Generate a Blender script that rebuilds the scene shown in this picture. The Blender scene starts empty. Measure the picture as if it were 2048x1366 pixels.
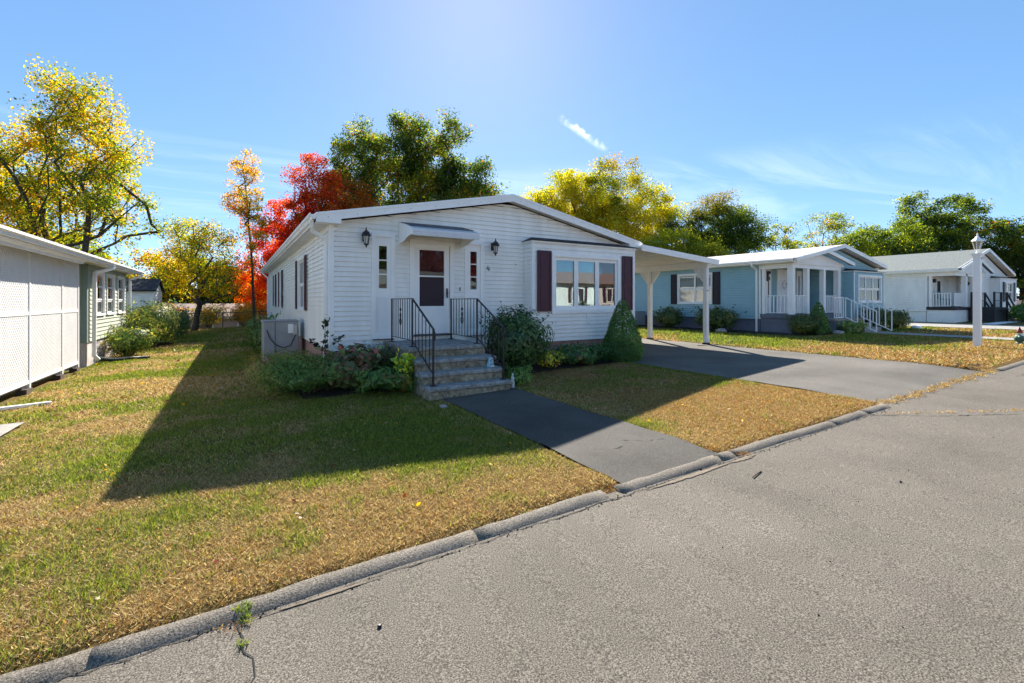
import bpy, math, random
import numpy as np
from mathutils import Vector

# ------------------------------------------------------------------ camera, sky, sun, exposure
scene = bpy.context.scene
H = 1.725                                   # eye height above the road
YAW = math.radians(31.05)                   # camera turned right of the houses' depth axis
cam_data = bpy.data.cameras.new("camera")
cam = bpy.data.objects.new("camera", cam_data)
scene.collection.objects.link(cam)
cam.location = (0, 0, H)
cam.rotation_euler = (math.radians(90), 0, -YAW)
cam_data.sensor_width = 36.0
cam_data.lens = 36.0 * 925.0 / 2048.0
cam_data.shift_y = -(683.0 - 602.5) / 2048.0
cam_data.clip_start = 0.05
cam_data.clip_end = 2000
scene.camera = cam

SUN_V = Vector((2.26, 4.47, 3.45)).normalized()
SUN_EL = math.asin(SUN_V.z)
SUN_AZ = math.atan2(SUN_V.x, SUN_V.y)       # from +Y towards +X
sun_data = bpy.data.lights.new("sun", 'SUN')
sun_data.energy = 4.6
sun_data.angle = math.radians(0.53)
sun_data.color = (1.0, 0.93, 0.82)
sun = bpy.data.objects.new("sun", sun_data)
scene.collection.objects.link(sun)
sun.rotation_euler = SUN_V.to_track_quat('Z', 'Y').to_euler()
sun.location = (0, 0, 30)

world = bpy.data.worlds.new("World")
scene.world = world
world.use_nodes = True
wn, wl = world.node_tree.nodes, world.node_tree.links
wn.clear()
w_out = wn.new('ShaderNodeOutputWorld')
w_bg = wn.new('ShaderNodeBackground')
w_bg.inputs['Strength'].default_value = 0.15
sky = wn.new('ShaderNodeTexSky')
sky.sky_type = 'NISHITA'
sky.sun_disc = False
sky.sun_elevation = SUN_EL
sky.sun_rotation = SUN_AZ
sky.altitude = 2000
sky.air_density = 0.60
sky.dust_density = 0.3
sky.ozone_density = 2.6

def wnode(t, **kw):
    n = wn.new(t)
    for k, v in kw.items():
        setattr(n, k, v)
    return n
def wmath(op, a, b=None, c=None, clamp=False):
    n = wnode('ShaderNodeMath', operation=op, use_clamp=clamp)
    for i, v in enumerate((a, b, c)):
        if v is None: continue
        if isinstance(v, (int, float)): n.inputs[i].default_value = v
        else: wl.new(v, n.inputs[i])
    return n.outputs[0]
# thin cirrus: noise on a high cloud plane, kept to a band above the horizon, and one short vapour trail
w_tc = wnode('ShaderNodeTexCoord')
w_dir = w_tc.outputs['Generated']
w_sep = wnode('ShaderNodeSeparateXYZ'); wl.new(w_dir, w_sep.inputs[0])
zz = wmath('MAXIMUM', w_sep.outputs['Z'], 0.02)
comb = wnode('ShaderNodeCombineXYZ')
wl.new(wmath('DIVIDE', w_sep.outputs['X'], zz), comb.inputs[0])
wl.new(wmath('DIVIDE', w_sep.outputs['Y'], zz), comb.inputs[1])
w_map = wnode('ShaderNodeMapping'); wl.new(comb.outputs[0], w_map.inputs[0])
w_map.inputs['Rotation'].default_value = (0, 0, math.radians(38))
w_map.inputs['Scale'].default_value = (0.45, 1.6, 1)
w_n = wnode('ShaderNodeTexNoise'); wl.new(w_map.outputs[0], w_n.inputs['Vector'])
w_n.inputs['Scale'].default_value = 0.62; w_n.inputs['Detail'].default_value = 7
w_n.inputs['Roughness'].default_value = 0.62; w_n.inputs['Distortion'].default_value = 1.1
def wramp(v, a, b, lo=0.0, hi=1.0):
    n = wnode('ShaderNodeMapRange', interpolation_type='SMOOTHSTEP')
    wl.new(v, n.inputs['Value'])
    n.inputs['From Min'].default_value = a; n.inputs['From Max'].default_value = b
    n.inputs['To Min'].default_value = lo; n.inputs['To Max'].default_value = hi
    return n.outputs[0]
cir = wramp(w_n.outputs['Fac'], 0.42, 0.68)
band = wmath('MULTIPLY', wramp(w_sep.outputs['Z'], 0.10, 0.20), wramp(w_sep.outputs['Z'], 0.245, 0.30, 1.0, 0.0))
cir = wmath('MULTIPLY', wmath('MULTIPLY', cir, band), 0.15)
tA, tB = Vector((0.5596, 0.7432, 0.3667)).normalized(), Vector((0.6439, 0.7016, 0.3052)).normalized()
tn = tA.cross(tB).normalized(); tm = (tA + tB).normalized(); tt = (tB - tA).normalized()
half = (tB - tA).length / 2
def wdot(v):
    n = wnode('ShaderNodeVectorMath', operation='DOT_PRODUCT'); wl.new(w_dir, n.inputs[0]); n.inputs[1].default_value = v
    return n.outputs['Value']
w_n2 = wnode('ShaderNodeTexNoise'); wl.new(w_dir, w_n2.inputs['Vector'])
w_n2.inputs['Scale'].default_value = 70; w_n2.inputs['Detail'].default_value = 5
across = wmath('ADD', wdot(tn), wmath('MULTIPLY', wmath('SUBTRACT', w_n2.outputs['Fac'], 0.5), 0.016))
trail = wmath('MULTIPLY', wramp(wmath('ABSOLUTE', across), 0.0005, 0.0095, 1, 0),
              wramp(wmath('ABSOLUTE', wdot(tt)), half * 0.55, half * 1.15, 1, 0))
trail = wmath('MULTIPLY', trail, wramp(wdot(tm), 0.9, 0.95))
trail = wmath('MULTIPLY', trail, wramp(w_n2.outputs['Fac'], 0.35, 0.65, 0.12, 0.62))
cloud = wmath('ADD', cir, trail, clamp=True)
w_mix = wnode('ShaderNodeMix', data_type='RGBA')
wl.new(cloud, w_mix.inputs['Factor'])
# the photograph's sky is evenly bright from side to side: a soft response curve over the whole dome
w_gam = wnode('ShaderNodeGamma'); w_gam.inputs['Gamma'].default_value = 0.5
wl.new(sky.outputs[0], w_gam.inputs['Color'])
w_hsv = wnode('ShaderNodeHueSaturation'); w_hsv.inputs['Saturation'].default_value = 1.55; w_hsv.inputs['Value'].default_value = 1.24
wl.new(w_gam.outputs[0], w_hsv.inputs['Color'])
wl.new(w_hsv.outputs[0], w_mix.inputs['A'])
w_mix.inputs['B'].default_value = (4.4, 4.6, 4.9, 1)
wl.new(w_mix.outputs['Result'], w_bg.inputs['Color'])
wl.new(w_bg.outputs[0], w_out.inputs['Surface'])

vs = scene.view_settings
vs.view_transform = 'Standard'
vs.look = 'None'
vs.exposure = 1.50
vs.gamma = 1.0
vs.use_curve_mapping = False
scene.cycles.max_bounces = 8
scene.cycles.transparent_max_bounces = 12
scene.cycles.caustics_reflective = False
scene.cycles.caustics_refractive = False

# ------------------------------------------------------------------ helpers
C = scene.collection
rng = np.random.default_rng(7)
random.seed(7)

def tag(o, label=None, cat=None, group=None, kind=None):
    if label: o['label'] = label
    if cat: o['category'] = cat
    if group: o['group'] = group
    if kind: o['kind'] = kind
    return o

def thing(name, label, cat, loc, group=None):
    o = bpy.data.objects.new(name, None)
    o.empty_display_size = 0.2
    C.objects.link(o)
    o.location = loc
    return tag(o, label, cat, group)

def root_loc(o):
    while o.parent is not None:
        o = o.parent
    return np.array(o.location)

class MB:
    """collects shapes in world coordinates, builds one mesh object"""
    def __init__(self):
        self.v = []; self.f = []
    def add(self, vs_, fs_):
        n = len(self.v)
        self.v += [tuple(p) for p in vs_]
        self.f += [tuple(i + n for i in f) for f in fs_]
        return self
    def box(self, x0, x1, y0, y1, z0, z1):
        if x0 > x1: x0, x1 = x1, x0
        if y0 > y1: y0, y1 = y1, y0
        if z0 > z1: z0, z1 = z1, z0
        return self.add([(x0,y0,z0),(x1,y0,z0),(x1,y1,z0),(x0,y1,z0),(x0,y0,z1),(x1,y0,z1),(x1,y1,z1),(x0,y1,z1)],
                 [(0,3,2,1),(4,5,6,7),(0,1,5,4),(1,2,6,5),(2,3,7,6),(3,0,4,7)])
    def beam(self, p0, p1, w, h, up=(0,0,1)):
        p0, p1, up = Vector(p0), Vector(p1), Vector(up)
        d = (p1 - p0).normalized(); s = d.cross(up)
        if s.length < 1e-6: s = d.cross(Vector((1,0,0)))
        s.normalize(); t = s.cross(d).normalized()
        q = []
        for p in (p0, p1):
            for a, b in ((-1,-1),(1,-1),(1,1),(-1,1)):
                q.append(p + s * (a * w / 2) + t * (b * h / 2))
        return self.add(q, [(0,1,2,3),(7,6,5,4),(0,4,5,1),(1,5,6,2),(2,6,7,3),(3,7,4,0)])
    def extrude(self, prof, y0, y1, axis='y'):
        """prof: (a, z) polygon; axis y: a is x, axis x: a is y"""
        n = len(prof)
        if axis == 'y': a = [(p[0], y0, p[1]) for p in prof] + [(p[0], y1, p[1]) for p in prof]
        else: a = [(y0, p[0], p[1]) for p in prof] + [(y1, p[0], p[1]) for p in prof]
        fs_ = [tuple(range(n)), tuple(range(2*n-1, n-1, -1))]
        for i in range(n):
            j = (i + 1) % n
            fs_.append((i, i + n, j + n, j))
        return self.add(a, fs_)
    def tube(self, pts, r, n=8, cap=True):
        pts = [Vector(p) for p in pts]
        rr = r if isinstance(r, (list, tuple)) else [r] * len(pts)
        base = len(self.v); prev = None
        for i, p in enumerate(pts):
            d = (pts[min(i+1, len(pts)-1)] - pts[max(i-1, 0)]).normalized()
            if prev is None:
                s = d.orthogonal().normalized()
            else:
                s = (prev - d * prev.dot(d)); s = s.normalized() if s.length > 1e-6 else d.orthogonal().normalized()
            prev = s; t = d.cross(s)
            for k in range(n):
                a = 2 * math.pi * k / n
                self.v.append(tuple(p + (s * math.cos(a) + t * math.sin(a)) * rr[i]))
        for i in range(len(pts) - 1):
            for k in range(n):
                a = base + i * n + k; b = base + i * n + (k + 1) % n
                self.f.append((a, b, b + n, a + n))
        if cap:
            self.f.append(tuple(base + k for k in range(n))[::-1])
            e = base + (len(pts) - 1) * n
            self.f.append(tuple(e + k for k in range(n)))
        return self
    def lathe(self, cx, cy, prof, n=12, rot=0.0):
        """prof: list of (radius, z)"""
        base = len(self.v)
        for r, z in prof:
            for k in range(n):
                a = rot + 2 * math.pi * k / n
                self.v.append((cx + r * math.cos(a), cy + r * math.sin(a), z))
        for i in range(len(prof) - 1):
            for k in range(n):
                a = base + i * n + k; b = base + i * n + (k + 1) % n
                self.f.append((a, b, b + n, a + n))
        self.f.append(tuple(base + k for k in range(n))[::-1])
        e = base + (len(prof) - 1) * n
        self.f.append(tuple(e + k for k in range(n)))
        return self
    def build(self, name, mat, parent=None, smooth=False, loc=None, bevel=0.0):
        off = root_loc(parent) if parent is not None else np.array(loc if loc is not None else (0, 0, 0), float)
        me = bpy.data.meshes.new(name)
        v = np.array(self.v, float) - off
        me.from_pydata(v.tolist(), [], self.f)
        me.update()
        if smooth:
            me.polygons.foreach_set('use_smooth', [True] * len(me.polygons))
        me.materials.append(mat)
        o = bpy.data.objects.new(name, me)
        C.objects.link(o)
        if parent is not None: o.parent = parent
        else: o.location = off
        if bevel > 0:
            b = o.modifiers.new('bevel', 'BEVEL'); b.width = bevel; b.segments = 2; b.limit_method = 'ANGLE'
        return o

def np_mesh(name, verts, faces_n, mat, cols=None, parent=None, loc=None, smooth=False):
    """verts (N,3), faces as (M,k) index array; cols per-vertex (N,3)"""
    off = root_loc(parent) if parent is not None else np.array(loc if loc is not None else (0, 0, 0), float)
    me = bpy.data.meshes.new(name)
    v = (np.asarray(verts, np.float64) - off).astype(np.float32)
    M_, k = faces_n.shape
    me.vertices.add(len(v)); me.vertices.foreach_set('co', v.ravel())
    me.loops.add(M_ * k); me.loops.foreach_set('vertex_index', faces_n.astype(np.int32).ravel())
    me.polygons.add(M_)
    me.polygons.foreach_set('loop_start', np.arange(0, M_ * k, k, dtype=np.int32))
    if smooth: me.polygons.foreach_set('use_smooth', np.ones(M_, bool))
    me.update(calc_edges=True)
    if cols is not None:
        at = me.color_attributes.new('Col', 'FLOAT_COLOR', 'POINT')
        c4 = np.ones((len(v), 4), np.float32); c4[:, :3] = cols
        at.data.foreach_set('color', c4.ravel())
    me.materials.append(mat)
    o = bpy.data.objects.new(name, me)
    C.objects.link(o)
    if parent is not None: o.parent = parent
    else: o.location = off
    return o

# value noise for terrain, lawn tint and foliage tint
_perm = np.random.default_rng(3).random((256, 256))
def vnoise(x, y):
    xi = np.floor(x).astype(int); yi = np.floor(y).astype(int)
    fx = x - xi; fy = y - yi
    fx = fx * fx * (3 - 2 * fx); fy = fy * fy * (3 - 2 * fy)
    g = lambda a, b: _perm[a % 256, b % 256]
    return (g(xi, yi) * (1 - fx) + g(xi + 1, yi) * fx) * (1 - fy) + (g(xi, yi + 1) * (1 - fx) + g(xi + 1, yi + 1) * fx) * fy
def fbm(x, y, o=4):
    s = 0; a = 0.5; t = 0
    for i in range(o):
        s = s + a * vnoise(x * 2 ** i + 17.3 * i, y * 2 ** i + 5.1 * i); t += a; a *= 0.5
    return s / t
def sstep(a, b, x):
    t = np.clip((x - a) / (b - a), 0, 1); return t * t * (3 - 2 * t)

def gz(x, y=10.0):
    """the road's and yards' gentle fall to the left; the land drops behind the back fence"""
    x = np.asarray(x, float); y = np.asarray(y, float)
    z = np.where(x < 17, 0.0225 * np.maximum(x, -8), 0.3825 + 0.0125 * (np.minimum(x, 34) - 17))
    return z - 2.4 * sstep(36, 44, y)
def gzf(x, y=10.0): return float(gz(x, y))

# ------------------------------------------------------------------ materials
def new_mat(name):
    m = bpy.data.materials.new(name); m.use_nodes = True
    nt = m.node_tree; nt.nodes.clear()
    out = nt.nodes.new('ShaderNodeOutputMaterial')
    return m, nt, out

def M(name, col, rough=0.6, var=0.08, scale=3.0, bump=0.0, bscale=80.0, metal=0.0, col2=None, thr=(0.35, 0.65), stretch=None, spec=0.4):
    m, nt, out = new_mat(name)
    p = nt.nodes.new('ShaderNodeBsdfPrincipled')
    p.inputs['Roughness'].default_value = rough
    p.inputs['Metallic'].default_value = metal
    p.inputs['Specular IOR Level'].default_value = spec
    tc = nt.nodes.new('ShaderNodeTexCoord')
    vec = tc.outputs['Object']
    if stretch:
        mp = nt.nodes.new('ShaderNodeMapping'); mp.inputs['Scale'].default_value = stretch
        nt.links.new(vec, mp.inputs[0]); vec = mp.outputs[0]
    n = nt.nodes.new('ShaderNodeTexNoise'); n.inputs['Scale'].default_value = scale
    n.inputs['Detail'].default_value = 6; n.inputs['Roughness'].default_value = 0.65
    nt.links.new(vec, n.inputs['Vector'])
    mr = nt.nodes.new('ShaderNodeMapRange')
    mr.inputs['From Min'].default_value = thr[0]; mr.inputs['From Max'].default_value = thr[1]
    nt.links.new(n.outputs['Fac'], mr.inputs['Value'])
    mx = nt.nodes.new('ShaderNodeMix'); mx.data_type = 'RGBA'
    c = np.array(col)
    a = c * (1 - var) if col2 is None else c
    b = np.minimum(c * (1 + var), 0.95) if col2 is None else np.array(col2)
    mx.inputs['A'].default_value = (*a, 1); mx.inputs['B'].default_value = (*b, 1)
    nt.links.new(mr.outputs[0], mx.inputs['Factor'])
    nt.links.new(mx.outputs['Result'], p.inputs['Base Color'])
    if bump > 0:
        n2 = nt.nodes.new('ShaderNodeTexNoise'); n2.inputs['Scale'].default_value = bscale; n2.inputs['Detail'].default_value = 4
        nt.links.new(tc.outputs['Object'], n2.inputs['Vector'])
        bp = nt.nodes.new('ShaderNodeBump'); bp.inputs['Strength'].default_value = bump; bp.inputs['Distance'].default_value = 0.01
        nt.links.new(n2.outputs['Fac'], bp.inputs['Height']); nt.links.new(bp.outputs[0], p.inputs['Normal'])
    nt.links.new(p.outputs[0], out.inputs['Surface'])
    return m

def M_asphalt(name, dark, mid, light, sc=170.0, blotch=0.18, bump=0.6):
    m, nt, out = new_mat(name)
    p = nt.nodes.new('ShaderNodeBsdfPrincipled'); p.inputs['Roughness'].default_value = 0.9
    p.inputs['Specular IOR Level'].default_value = 0.25
    tc = nt.nodes.new('ShaderNodeTexCoord')
    n = nt.nodes.new('ShaderNodeTexNoise'); n.inputs['Scale'].default_value = sc; n.inputs['Detail'].default_value = 3
    n.inputs['Roughness'].default_value = 0.7
    nt.links.new(tc.outputs['Object'], n.inputs['Vector'])
    cr = nt.nodes.new('ShaderNodeValToRGB')
    e = cr.color_ramp.elements
    e[0].position = 0.33; e[0].color = (*dark, 1); e[1].position = 0.68; e[1].color = (*light, 1)
    x = e.new(0.48); x.color = (*mid, 1)
    nt.links.new(n.outputs['Fac'], cr.inputs[0])
    n2 = nt.nodes.new('ShaderNodeTexNoise'); n2.inputs['Scale'].default_value = 0.7; n2.inputs['Detail'].default_value = 6
    n2.inputs['Roughness'].default_value = 0.6
    nt.links.new(tc.outputs['Object'], n2.inputs['Vector'])
    mr = nt.nodes.new('ShaderNodeMapRange'); mr.inputs['From Min'].default_value = 0.3; mr.inputs['From Max'].default_value = 0.7
    mr.inputs['To Min'].default_value = 1 - blotch; mr.inputs['To Max'].default_value = 1 + blotch
    nt.links.new(n2.outputs['Fac'], mr.inputs['Value'])
    hs = nt.nodes.new('ShaderNodeHueSaturation'); nt.links.new(cr.outputs[0], hs.inputs['Color']); nt.links.new(mr.outputs[0], hs.inputs['Value'])
    nt.links.new(hs.outputs[0], p.inputs['Base Color'])
    bp = nt.nodes.new('ShaderNodeBump'); bp.inputs['Strength'].default_value = bump; bp.inputs['Distance'].default_value = 0.006
    nt.links.new(n.outputs['Fac'], bp.inputs['Height']); nt.links.new(bp.outputs[0], p.inputs['Normal'])
    nt.links.new(p.outputs[0], out.inputs['Surface'])
    return m

def M_leaf(name, trans=0.5, gloss=0.06, gain=1.0):
    m, nt, out = new_mat(name)
    at = nt.nodes.new('ShaderNodeAttribute'); at.attribute_name = 'Col'
    d = nt.nodes.new('ShaderNodeBsdfDiffuse'); t = nt.nodes.new('ShaderNodeBsdfTranslucent')
    g = nt.nodes.new('ShaderNodeBsdfGlossy'); g.inputs['Roughness'].default_value = 0.45
    nt.links.new(at.outputs['Color'], d.inputs[0])
    hs = nt.nodes.new('ShaderNodeHueSaturation'); hs.inputs['Saturation'].default_value = 1.1; hs.inputs['Value'].default_value = 1.5 * gain
    nt.links.new(at.outputs['Color'], hs.inputs['Color']); nt.links.new(hs.outputs[0], t.inputs[0])
    a = nt.nodes.new('ShaderNodeMixShader'); a.inputs[0].default_value = trans
    nt.links.new(d.outputs[0], a.inputs[1]); nt.links.new(t.outputs[0], a.inputs[2])
    b = nt.nodes.new('ShaderNodeMixShader'); b.inputs[0].default_value = gloss
    nt.links.new(a.outputs[0], b.inputs[1]); nt.links.new(g.outputs[0], b.inputs[2])
    nt.links.new(b.outputs[0], out.inputs['Surface'])
    return m

def M_lawn(name):
    m, nt, out = new_mat(name)
    at = nt.nodes.new('ShaderNodeAttribute'); at.attribute_name = 'Col'
    p = nt.nodes.new('ShaderNodeBsdfPrincipled'); p.inputs['Roughness'].default_value = 0.95; p.inputs['Specular IOR Level'].default_value = 0.1
    tc = nt.nodes.new('ShaderNodeTexCoord')
    n = nt.nodes.new('ShaderNodeTexNoise'); n.inputs['Scale'].default_value = 38; n.inputs['Detail'].default_value = 6; n.inputs['Roughness'].default_value = 0.75
    nt.links.new(tc.outputs['Object'], n.inputs['Vector'])
    mr = nt.nodes.new('ShaderNodeMapRange'); mr.inputs['From Min'].default_value = 0.32; mr.inputs['From Max'].default_value = 0.68
    mr.inputs['To Min'].default_value = 0.5; mr.inputs['To Max'].default_value = 1.5
    nt.links.new(n.outputs['Fac'], mr.inputs['Value'])
    hs = nt.nodes.new('ShaderNodeHueSaturation'); nt.links.new(at.outputs['Color'], hs.inputs['Color']); nt.links.new(mr.outputs[0], hs.inputs['Value'])
    nt.links.new(hs.outputs[0], p.inputs['Base Color'])
    bp = nt.nodes.new('ShaderNodeBump'); bp.inputs['Strength'].default_value = 0.9; bp.inputs['Distance'].default_value = 0.03
    nt.links.new(n.outputs['Fac'], bp.inputs['Height']); nt.links.new(bp.outputs[0], p.inputs['Normal'])
    nt.links.new(p.outputs[0], out.inputs['Surface'])
    return m

def M_glass(name, refl=0.22, tint=(0.9, 0.95, 0.95)):
    m, nt, out = new_mat(name)
    t = nt.nodes.new('ShaderNodeBsdfTransparent'); t.inputs[0].default_value = (*tint, 1)
    g = nt.nodes.new('ShaderNodeBsdfGlossy'); g.inputs['Roughness'].default_value = 0.01
    tc = nt.nodes.new('ShaderNodeTexCoord')
    n = nt.nodes.new('ShaderNodeTexNoise'); n.inputs['Scale'].default_value = 1.6; n.inputs['Detail'].default_value = 1
    nt.links.new(tc.outputs['Object'], n.inputs['Vector'])
    bp = nt.nodes.new('ShaderNodeBump'); bp.inputs['Strength'].default_value = 0.02; bp.inputs['Distance'].default_value = 0.05
    nt.links.new(n.outputs['Fac'], bp.inputs['Height']); nt.links.new(bp.outputs[0], g.inputs['Normal'])
    fr = nt.nodes.new('ShaderNodeFresnel'); fr.inputs['IOR'].default_value = 1.5
    ad = nt.nodes.new('ShaderNodeMath'); ad.operation = 'ADD'; ad.use_clamp = True; ad.inputs[1].default_value = refl
    nt.links.new(fr.outputs[0], ad.inputs[0])
    x = nt.nodes.new('ShaderNodeMixShader'); nt.links.new(ad.outputs[0], x.inputs[0])
    nt.links.new(t.outputs[0], x.inputs[1]); nt.links.new(g.outputs[0], x.inputs[2])
    nt.links.new(x.outputs[0], out.inputs['Surface'])
    return m

m_road = M_asphalt('old_asphalt', (0.020, 0.017, 0.014), (0.108, 0.093, 0.074), (0.30, 0.265, 0.218), sc=125, blotch=0.2)
m_drive = M_asphalt('drive_asphalt', (0.045, 0.041, 0.036), (0.108, 0.098, 0.084), (0.21, 0.192, 0.167), sc=130, blotch=0.3, bump=0.45)
m_walk = M_asphalt('walk_asphalt', (0.024, 0.022, 0.020), (0.064, 0.059, 0.052), (0.16, 0.147, 0.128), sc=130, blotch=0.35, bump=0.45)
m_kerb = M_asphalt('kerb_asphalt', (0.035, 0.030, 0.025), (0.145, 0.126, 0.102), (0.34, 0.30, 0.25), sc=110, blotch=0.25, bump=0.9)
m_conc = M('concrete', (0.30, 0.285, 0.26), 0.9, 0.22, 6, bump=0.3, bscale=120)
m_step = M('step_concrete', (0.12, 0.10, 0.065), 0.9, scale=13, bump=0.9, bscale=40, col2=(0.40, 0.365, 0.28), thr=(0.36, 0.66))
m_tread = M('step_tread', (0.15, 0.14, 0.12), 0.9, scale=12, bump=0.7, bscale=60, col2=(0.36, 0.365, 0.355), thr=(0.33, 0.66))
m_siding = M('white_vinyl_siding', (0.87, 0.855, 0.815), 0.5, 0.07, 1.6, bump=0.05, bscale=9, stretch=(1.5, 1.5, 0.5))
m_trim = M('white_trim', (0.89, 0.88, 0.86), 0.45, 0.04, 2)
m_soffit = M('soffit', (0.70, 0.69, 0.66), 0.6, 0.06, 3)
m_maroon = M('maroon_shutter', (0.060, 0.014, 0.030), 0.5, 0.12, 6)
m_maroon_door = M('maroon_door', (0.085, 0.016, 0.026), 0.45, 0.1, 4)
m_black = M('black_iron', (0.012, 0.012, 0.014), 0.45, 0.2, 20)
m_lamp = M('dark_bronze', (0.02, 0.017, 0.018), 0.4, 0.2, 20)
m_shingle_d = M('dark_shingle', (0.030, 0.033, 0.040), 0.9, 0.35, 30, bump=0.5, bscale=60)
m_alum = M('awning_aluminium', (0.62, 0.66, 0.70), 0.35, 0.05, 8, metal=0.4)
m_alum_d = M('awning_dark_stripe', (0.045, 0.06, 0.085), 0.4, 0.1, 8)
m_brick = M('pink_brick', (0.36, 0.185, 0.145), 0.9, scale=4, bump=0.4, bscale=50, col2=(0.52, 0.33, 0.28))
m_mortar = M('mortar', (0.30, 0.25, 0.23), 0.95, 0.15, 12)
m_glass = M_glass('window_glass', 0.10)
m_glass_b = M_glass('bay_glass', 0.13, (0.62, 0.86, 0.90))
m_glass_d = M_glass('door_glass', 0.02, (0.85, 0.85, 0.85))
m_screen = M('insect_screen', (0.045, 0.028, 0.036), 0.8, 0.1, 30)
m_blind = M('window_blind', (0.50, 0.55, 0.56), 0.6, 0.05, 4)
m_room = M('room_plaster', (0.35, 0.34, 0.33), 0.9, 0.1, 2)
m_ac = M('grey_metal_housing', (0.30, 0.31, 0.33), 0.5, 0.08, 3)
m_ac_l = M('light_metal_housing', (0.48, 0.48, 0.46), 0.5, 0.06, 3)
m_carport = M('carport_white', (0.78, 0.77, 0.74), 0.5, 0.06, 2)
m_blue = M('blue_siding', (0.32, 0.51, 0.56), 0.55, 0.06, 1.2)
m_blue_skirt = M('slate_skirt', (0.16, 0.17, 0.21), 0.8, 0.1, 3)
m_roof_tan = M('tan_shingle', (0.34, 0.27, 0.235), 0.9, 0.1, 8)
m_roof_lt = M('pale_shingle', (0.52, 0.50, 0.47), 0.9, 0.1, 14, bump=0.3, bscale=30)
m_roof_gr = M('grey_shingle', (0.15, 0.17, 0.165), 0.9, 0.35, 5, bump=0.4, bscale=30, stretch=(1, 5, 5))
m_black_sh = M('black_shutter', (0.012, 0.012, 0.02), 0.5, 0.1, 5)
m_green_s = M('sage_siding', (0.42, 0.45, 0.36), 0.6, 0.06, 1.5)
m_skirt_tan = M('tan_skirt', (0.52, 0.45, 0.42), 0.8, 0.08, 2)
m_green_trim = M('green_corner_board', (0.20, 0.26, 0.22), 0.6, 0.06, 2)
m_lattice = M('lattice_vinyl', (0.80, 0.79, 0.77), 0.5, 0.04, 3)
m_hose = M('corrugated_hose', (0.012, 0.028, 0.024), 0.5, 0.2, 20)
m_deck = M('charcoal_deck', (0.035, 0.033, 0.036), 0.7, 0.2, 6)
m_wood = M('dark_wood', (0.07, 0.05, 0.035), 0.9, 0.3, 10)
m_mulch = M('dark_mulch', (0.022, 0.014, 0.009), 0.95, 0.5, 30, bump=0.8, bscale=40)
m_ground = M('far_ground', (0.13, 0.12, 0.04), 0.95, 0.3, 0.2, bump=0.3, bscale=2)
m_lawn = M_lawn('lawn_soil')
m_leaf = M_leaf('tree_leaves', 0.62, 0.02)
m_shrub = M_leaf('shrub_leaves', 0.35, 0.03)
m_blade = M_leaf('grass_blades', 0.42, 0.02, 0.9)
m_bark = M('grey_bark', (0.065, 0.052, 0.042), 0.95, 0.4, 6, bump=0.6, bscale=20)
m_rock = M('field_stone', (0.33, 0.31, 0.29), 0.9, 0.25, 9, bump=0.4, bscale=30)
m_red_paint = M('red_car_paint', (0.55, 0.02, 0.02), 0.25, 0.05, 3)
m_tire = M('tyre_rubber', (0.015, 0.015, 0.016), 0.85, 0.2, 10)
m_yellow = M('yellow_cloth', (0.75, 0.5, 0.02), 0.7, 0.1, 4)
m_blue_cer = M('blue_glazed', (0.10, 0.33, 0.50), 0.35, scale=22, col2=(0.62, 0.72, 0.76), thr=(0.45, 0.55))
m_white_cer = M('pale_stone_figure', (0.50, 0.56, 0.54), 0.6, 0.15, 18)
m_gnome_red = M('gnome_hat_red', (0.20, 0.02, 0.02), 0.6, 0.1, 9)
m_gnome_green = M('gnome_coat_green', (0.05, 0.13, 0.10), 0.6, 0.1, 9)
m_chain = M('fence_metal', (0.06, 0.06, 0.06), 0.6, 0.2, 9)
m_pinkroof = M('pinkish_shingle', (0.32, 0.22, 0.20), 0.9, 0.15, 6)
m_crack = M('tar_crack', (0.012, 0.012, 0.012), 0.9, 0.2, 30)
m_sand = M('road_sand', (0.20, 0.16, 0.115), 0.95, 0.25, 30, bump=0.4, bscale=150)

# ------------------------------------------------------------------ ground, road, drive, paths
LAWN_UP = 0.030
def lawn_z(x, y):
    x = np.asarray(x, float); y = np.asarray(y, float)
    z = gz(x, y) + LAWN_UP + 0.022 * (fbm(x * 0.9 + 40, y * 0.9 + 40, 3) - 0.5)
    z = z - 0.045 * sstep(3.17, 3.0, y)                                   # rolls down behind the kerb
    cut = sstep(8.24, 8.36, x) * sstep(13.44, 13.30, x) * sstep(17.2, 16.8, y)
    z = z - cut * (0.05 + 0.12 * sstep(4.6, 3.0, y))                       # lies below the drive
    cut2 = sstep(2.92, 3.02, x) * sstep(4.46, 4.36, x) * sstep(7.5, 7.3, y)
    return z - 0.045 * cut2
def lawn_zf(x, y): return float(lawn_z(np.array([x]), np.array([y]))[0])

def greenness(x, y):
    x = np.asarray(x, float); y = np.asarray(y, float)
    g = 0.27 + 2.1 * (fbm(x * 0.55 + 3, y * 0.8 + 9, 4) - 0.5) + 0.9 * (fbm(x * 2.6 + 31, y * 2.6, 3) - 0.5)
    g = g + 0.26 * sstep(8, 18, y) * (x < 8) + 0.13 * sstep(-0.2, -1.4, x) * sstep(13, 9, y)
    g = g + 0.22 * np.exp(-((x - 1.3) / 1.6) ** 2 - ((y - 5.6) / 1.1) ** 2)
    g = g + 0.32 * np.exp(-((x + 0.6) / 1.5) ** 2 - ((y - 4.75) / 0.33) ** 2)
    g = g - 0.22 * sstep(4.4, 5.0, x) * sstep(8.2, 8.0, x) + 0.25 * np.exp(-((x - 5.8) / 0.9) ** 2 - ((y - 6.6) / 0.6) ** 2)
    g = g - 0.30 * sstep(4.4, 3.3, y) - 0.34 * sstep(4.6, 6.0, x) * sstep(6.2, 5.0, y)
    g = g + 0.55 * sstep(13.2, 14.5, x) * sstep(6.6, 8.2, y)
    return np.clip(g, 0, 1)
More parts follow.
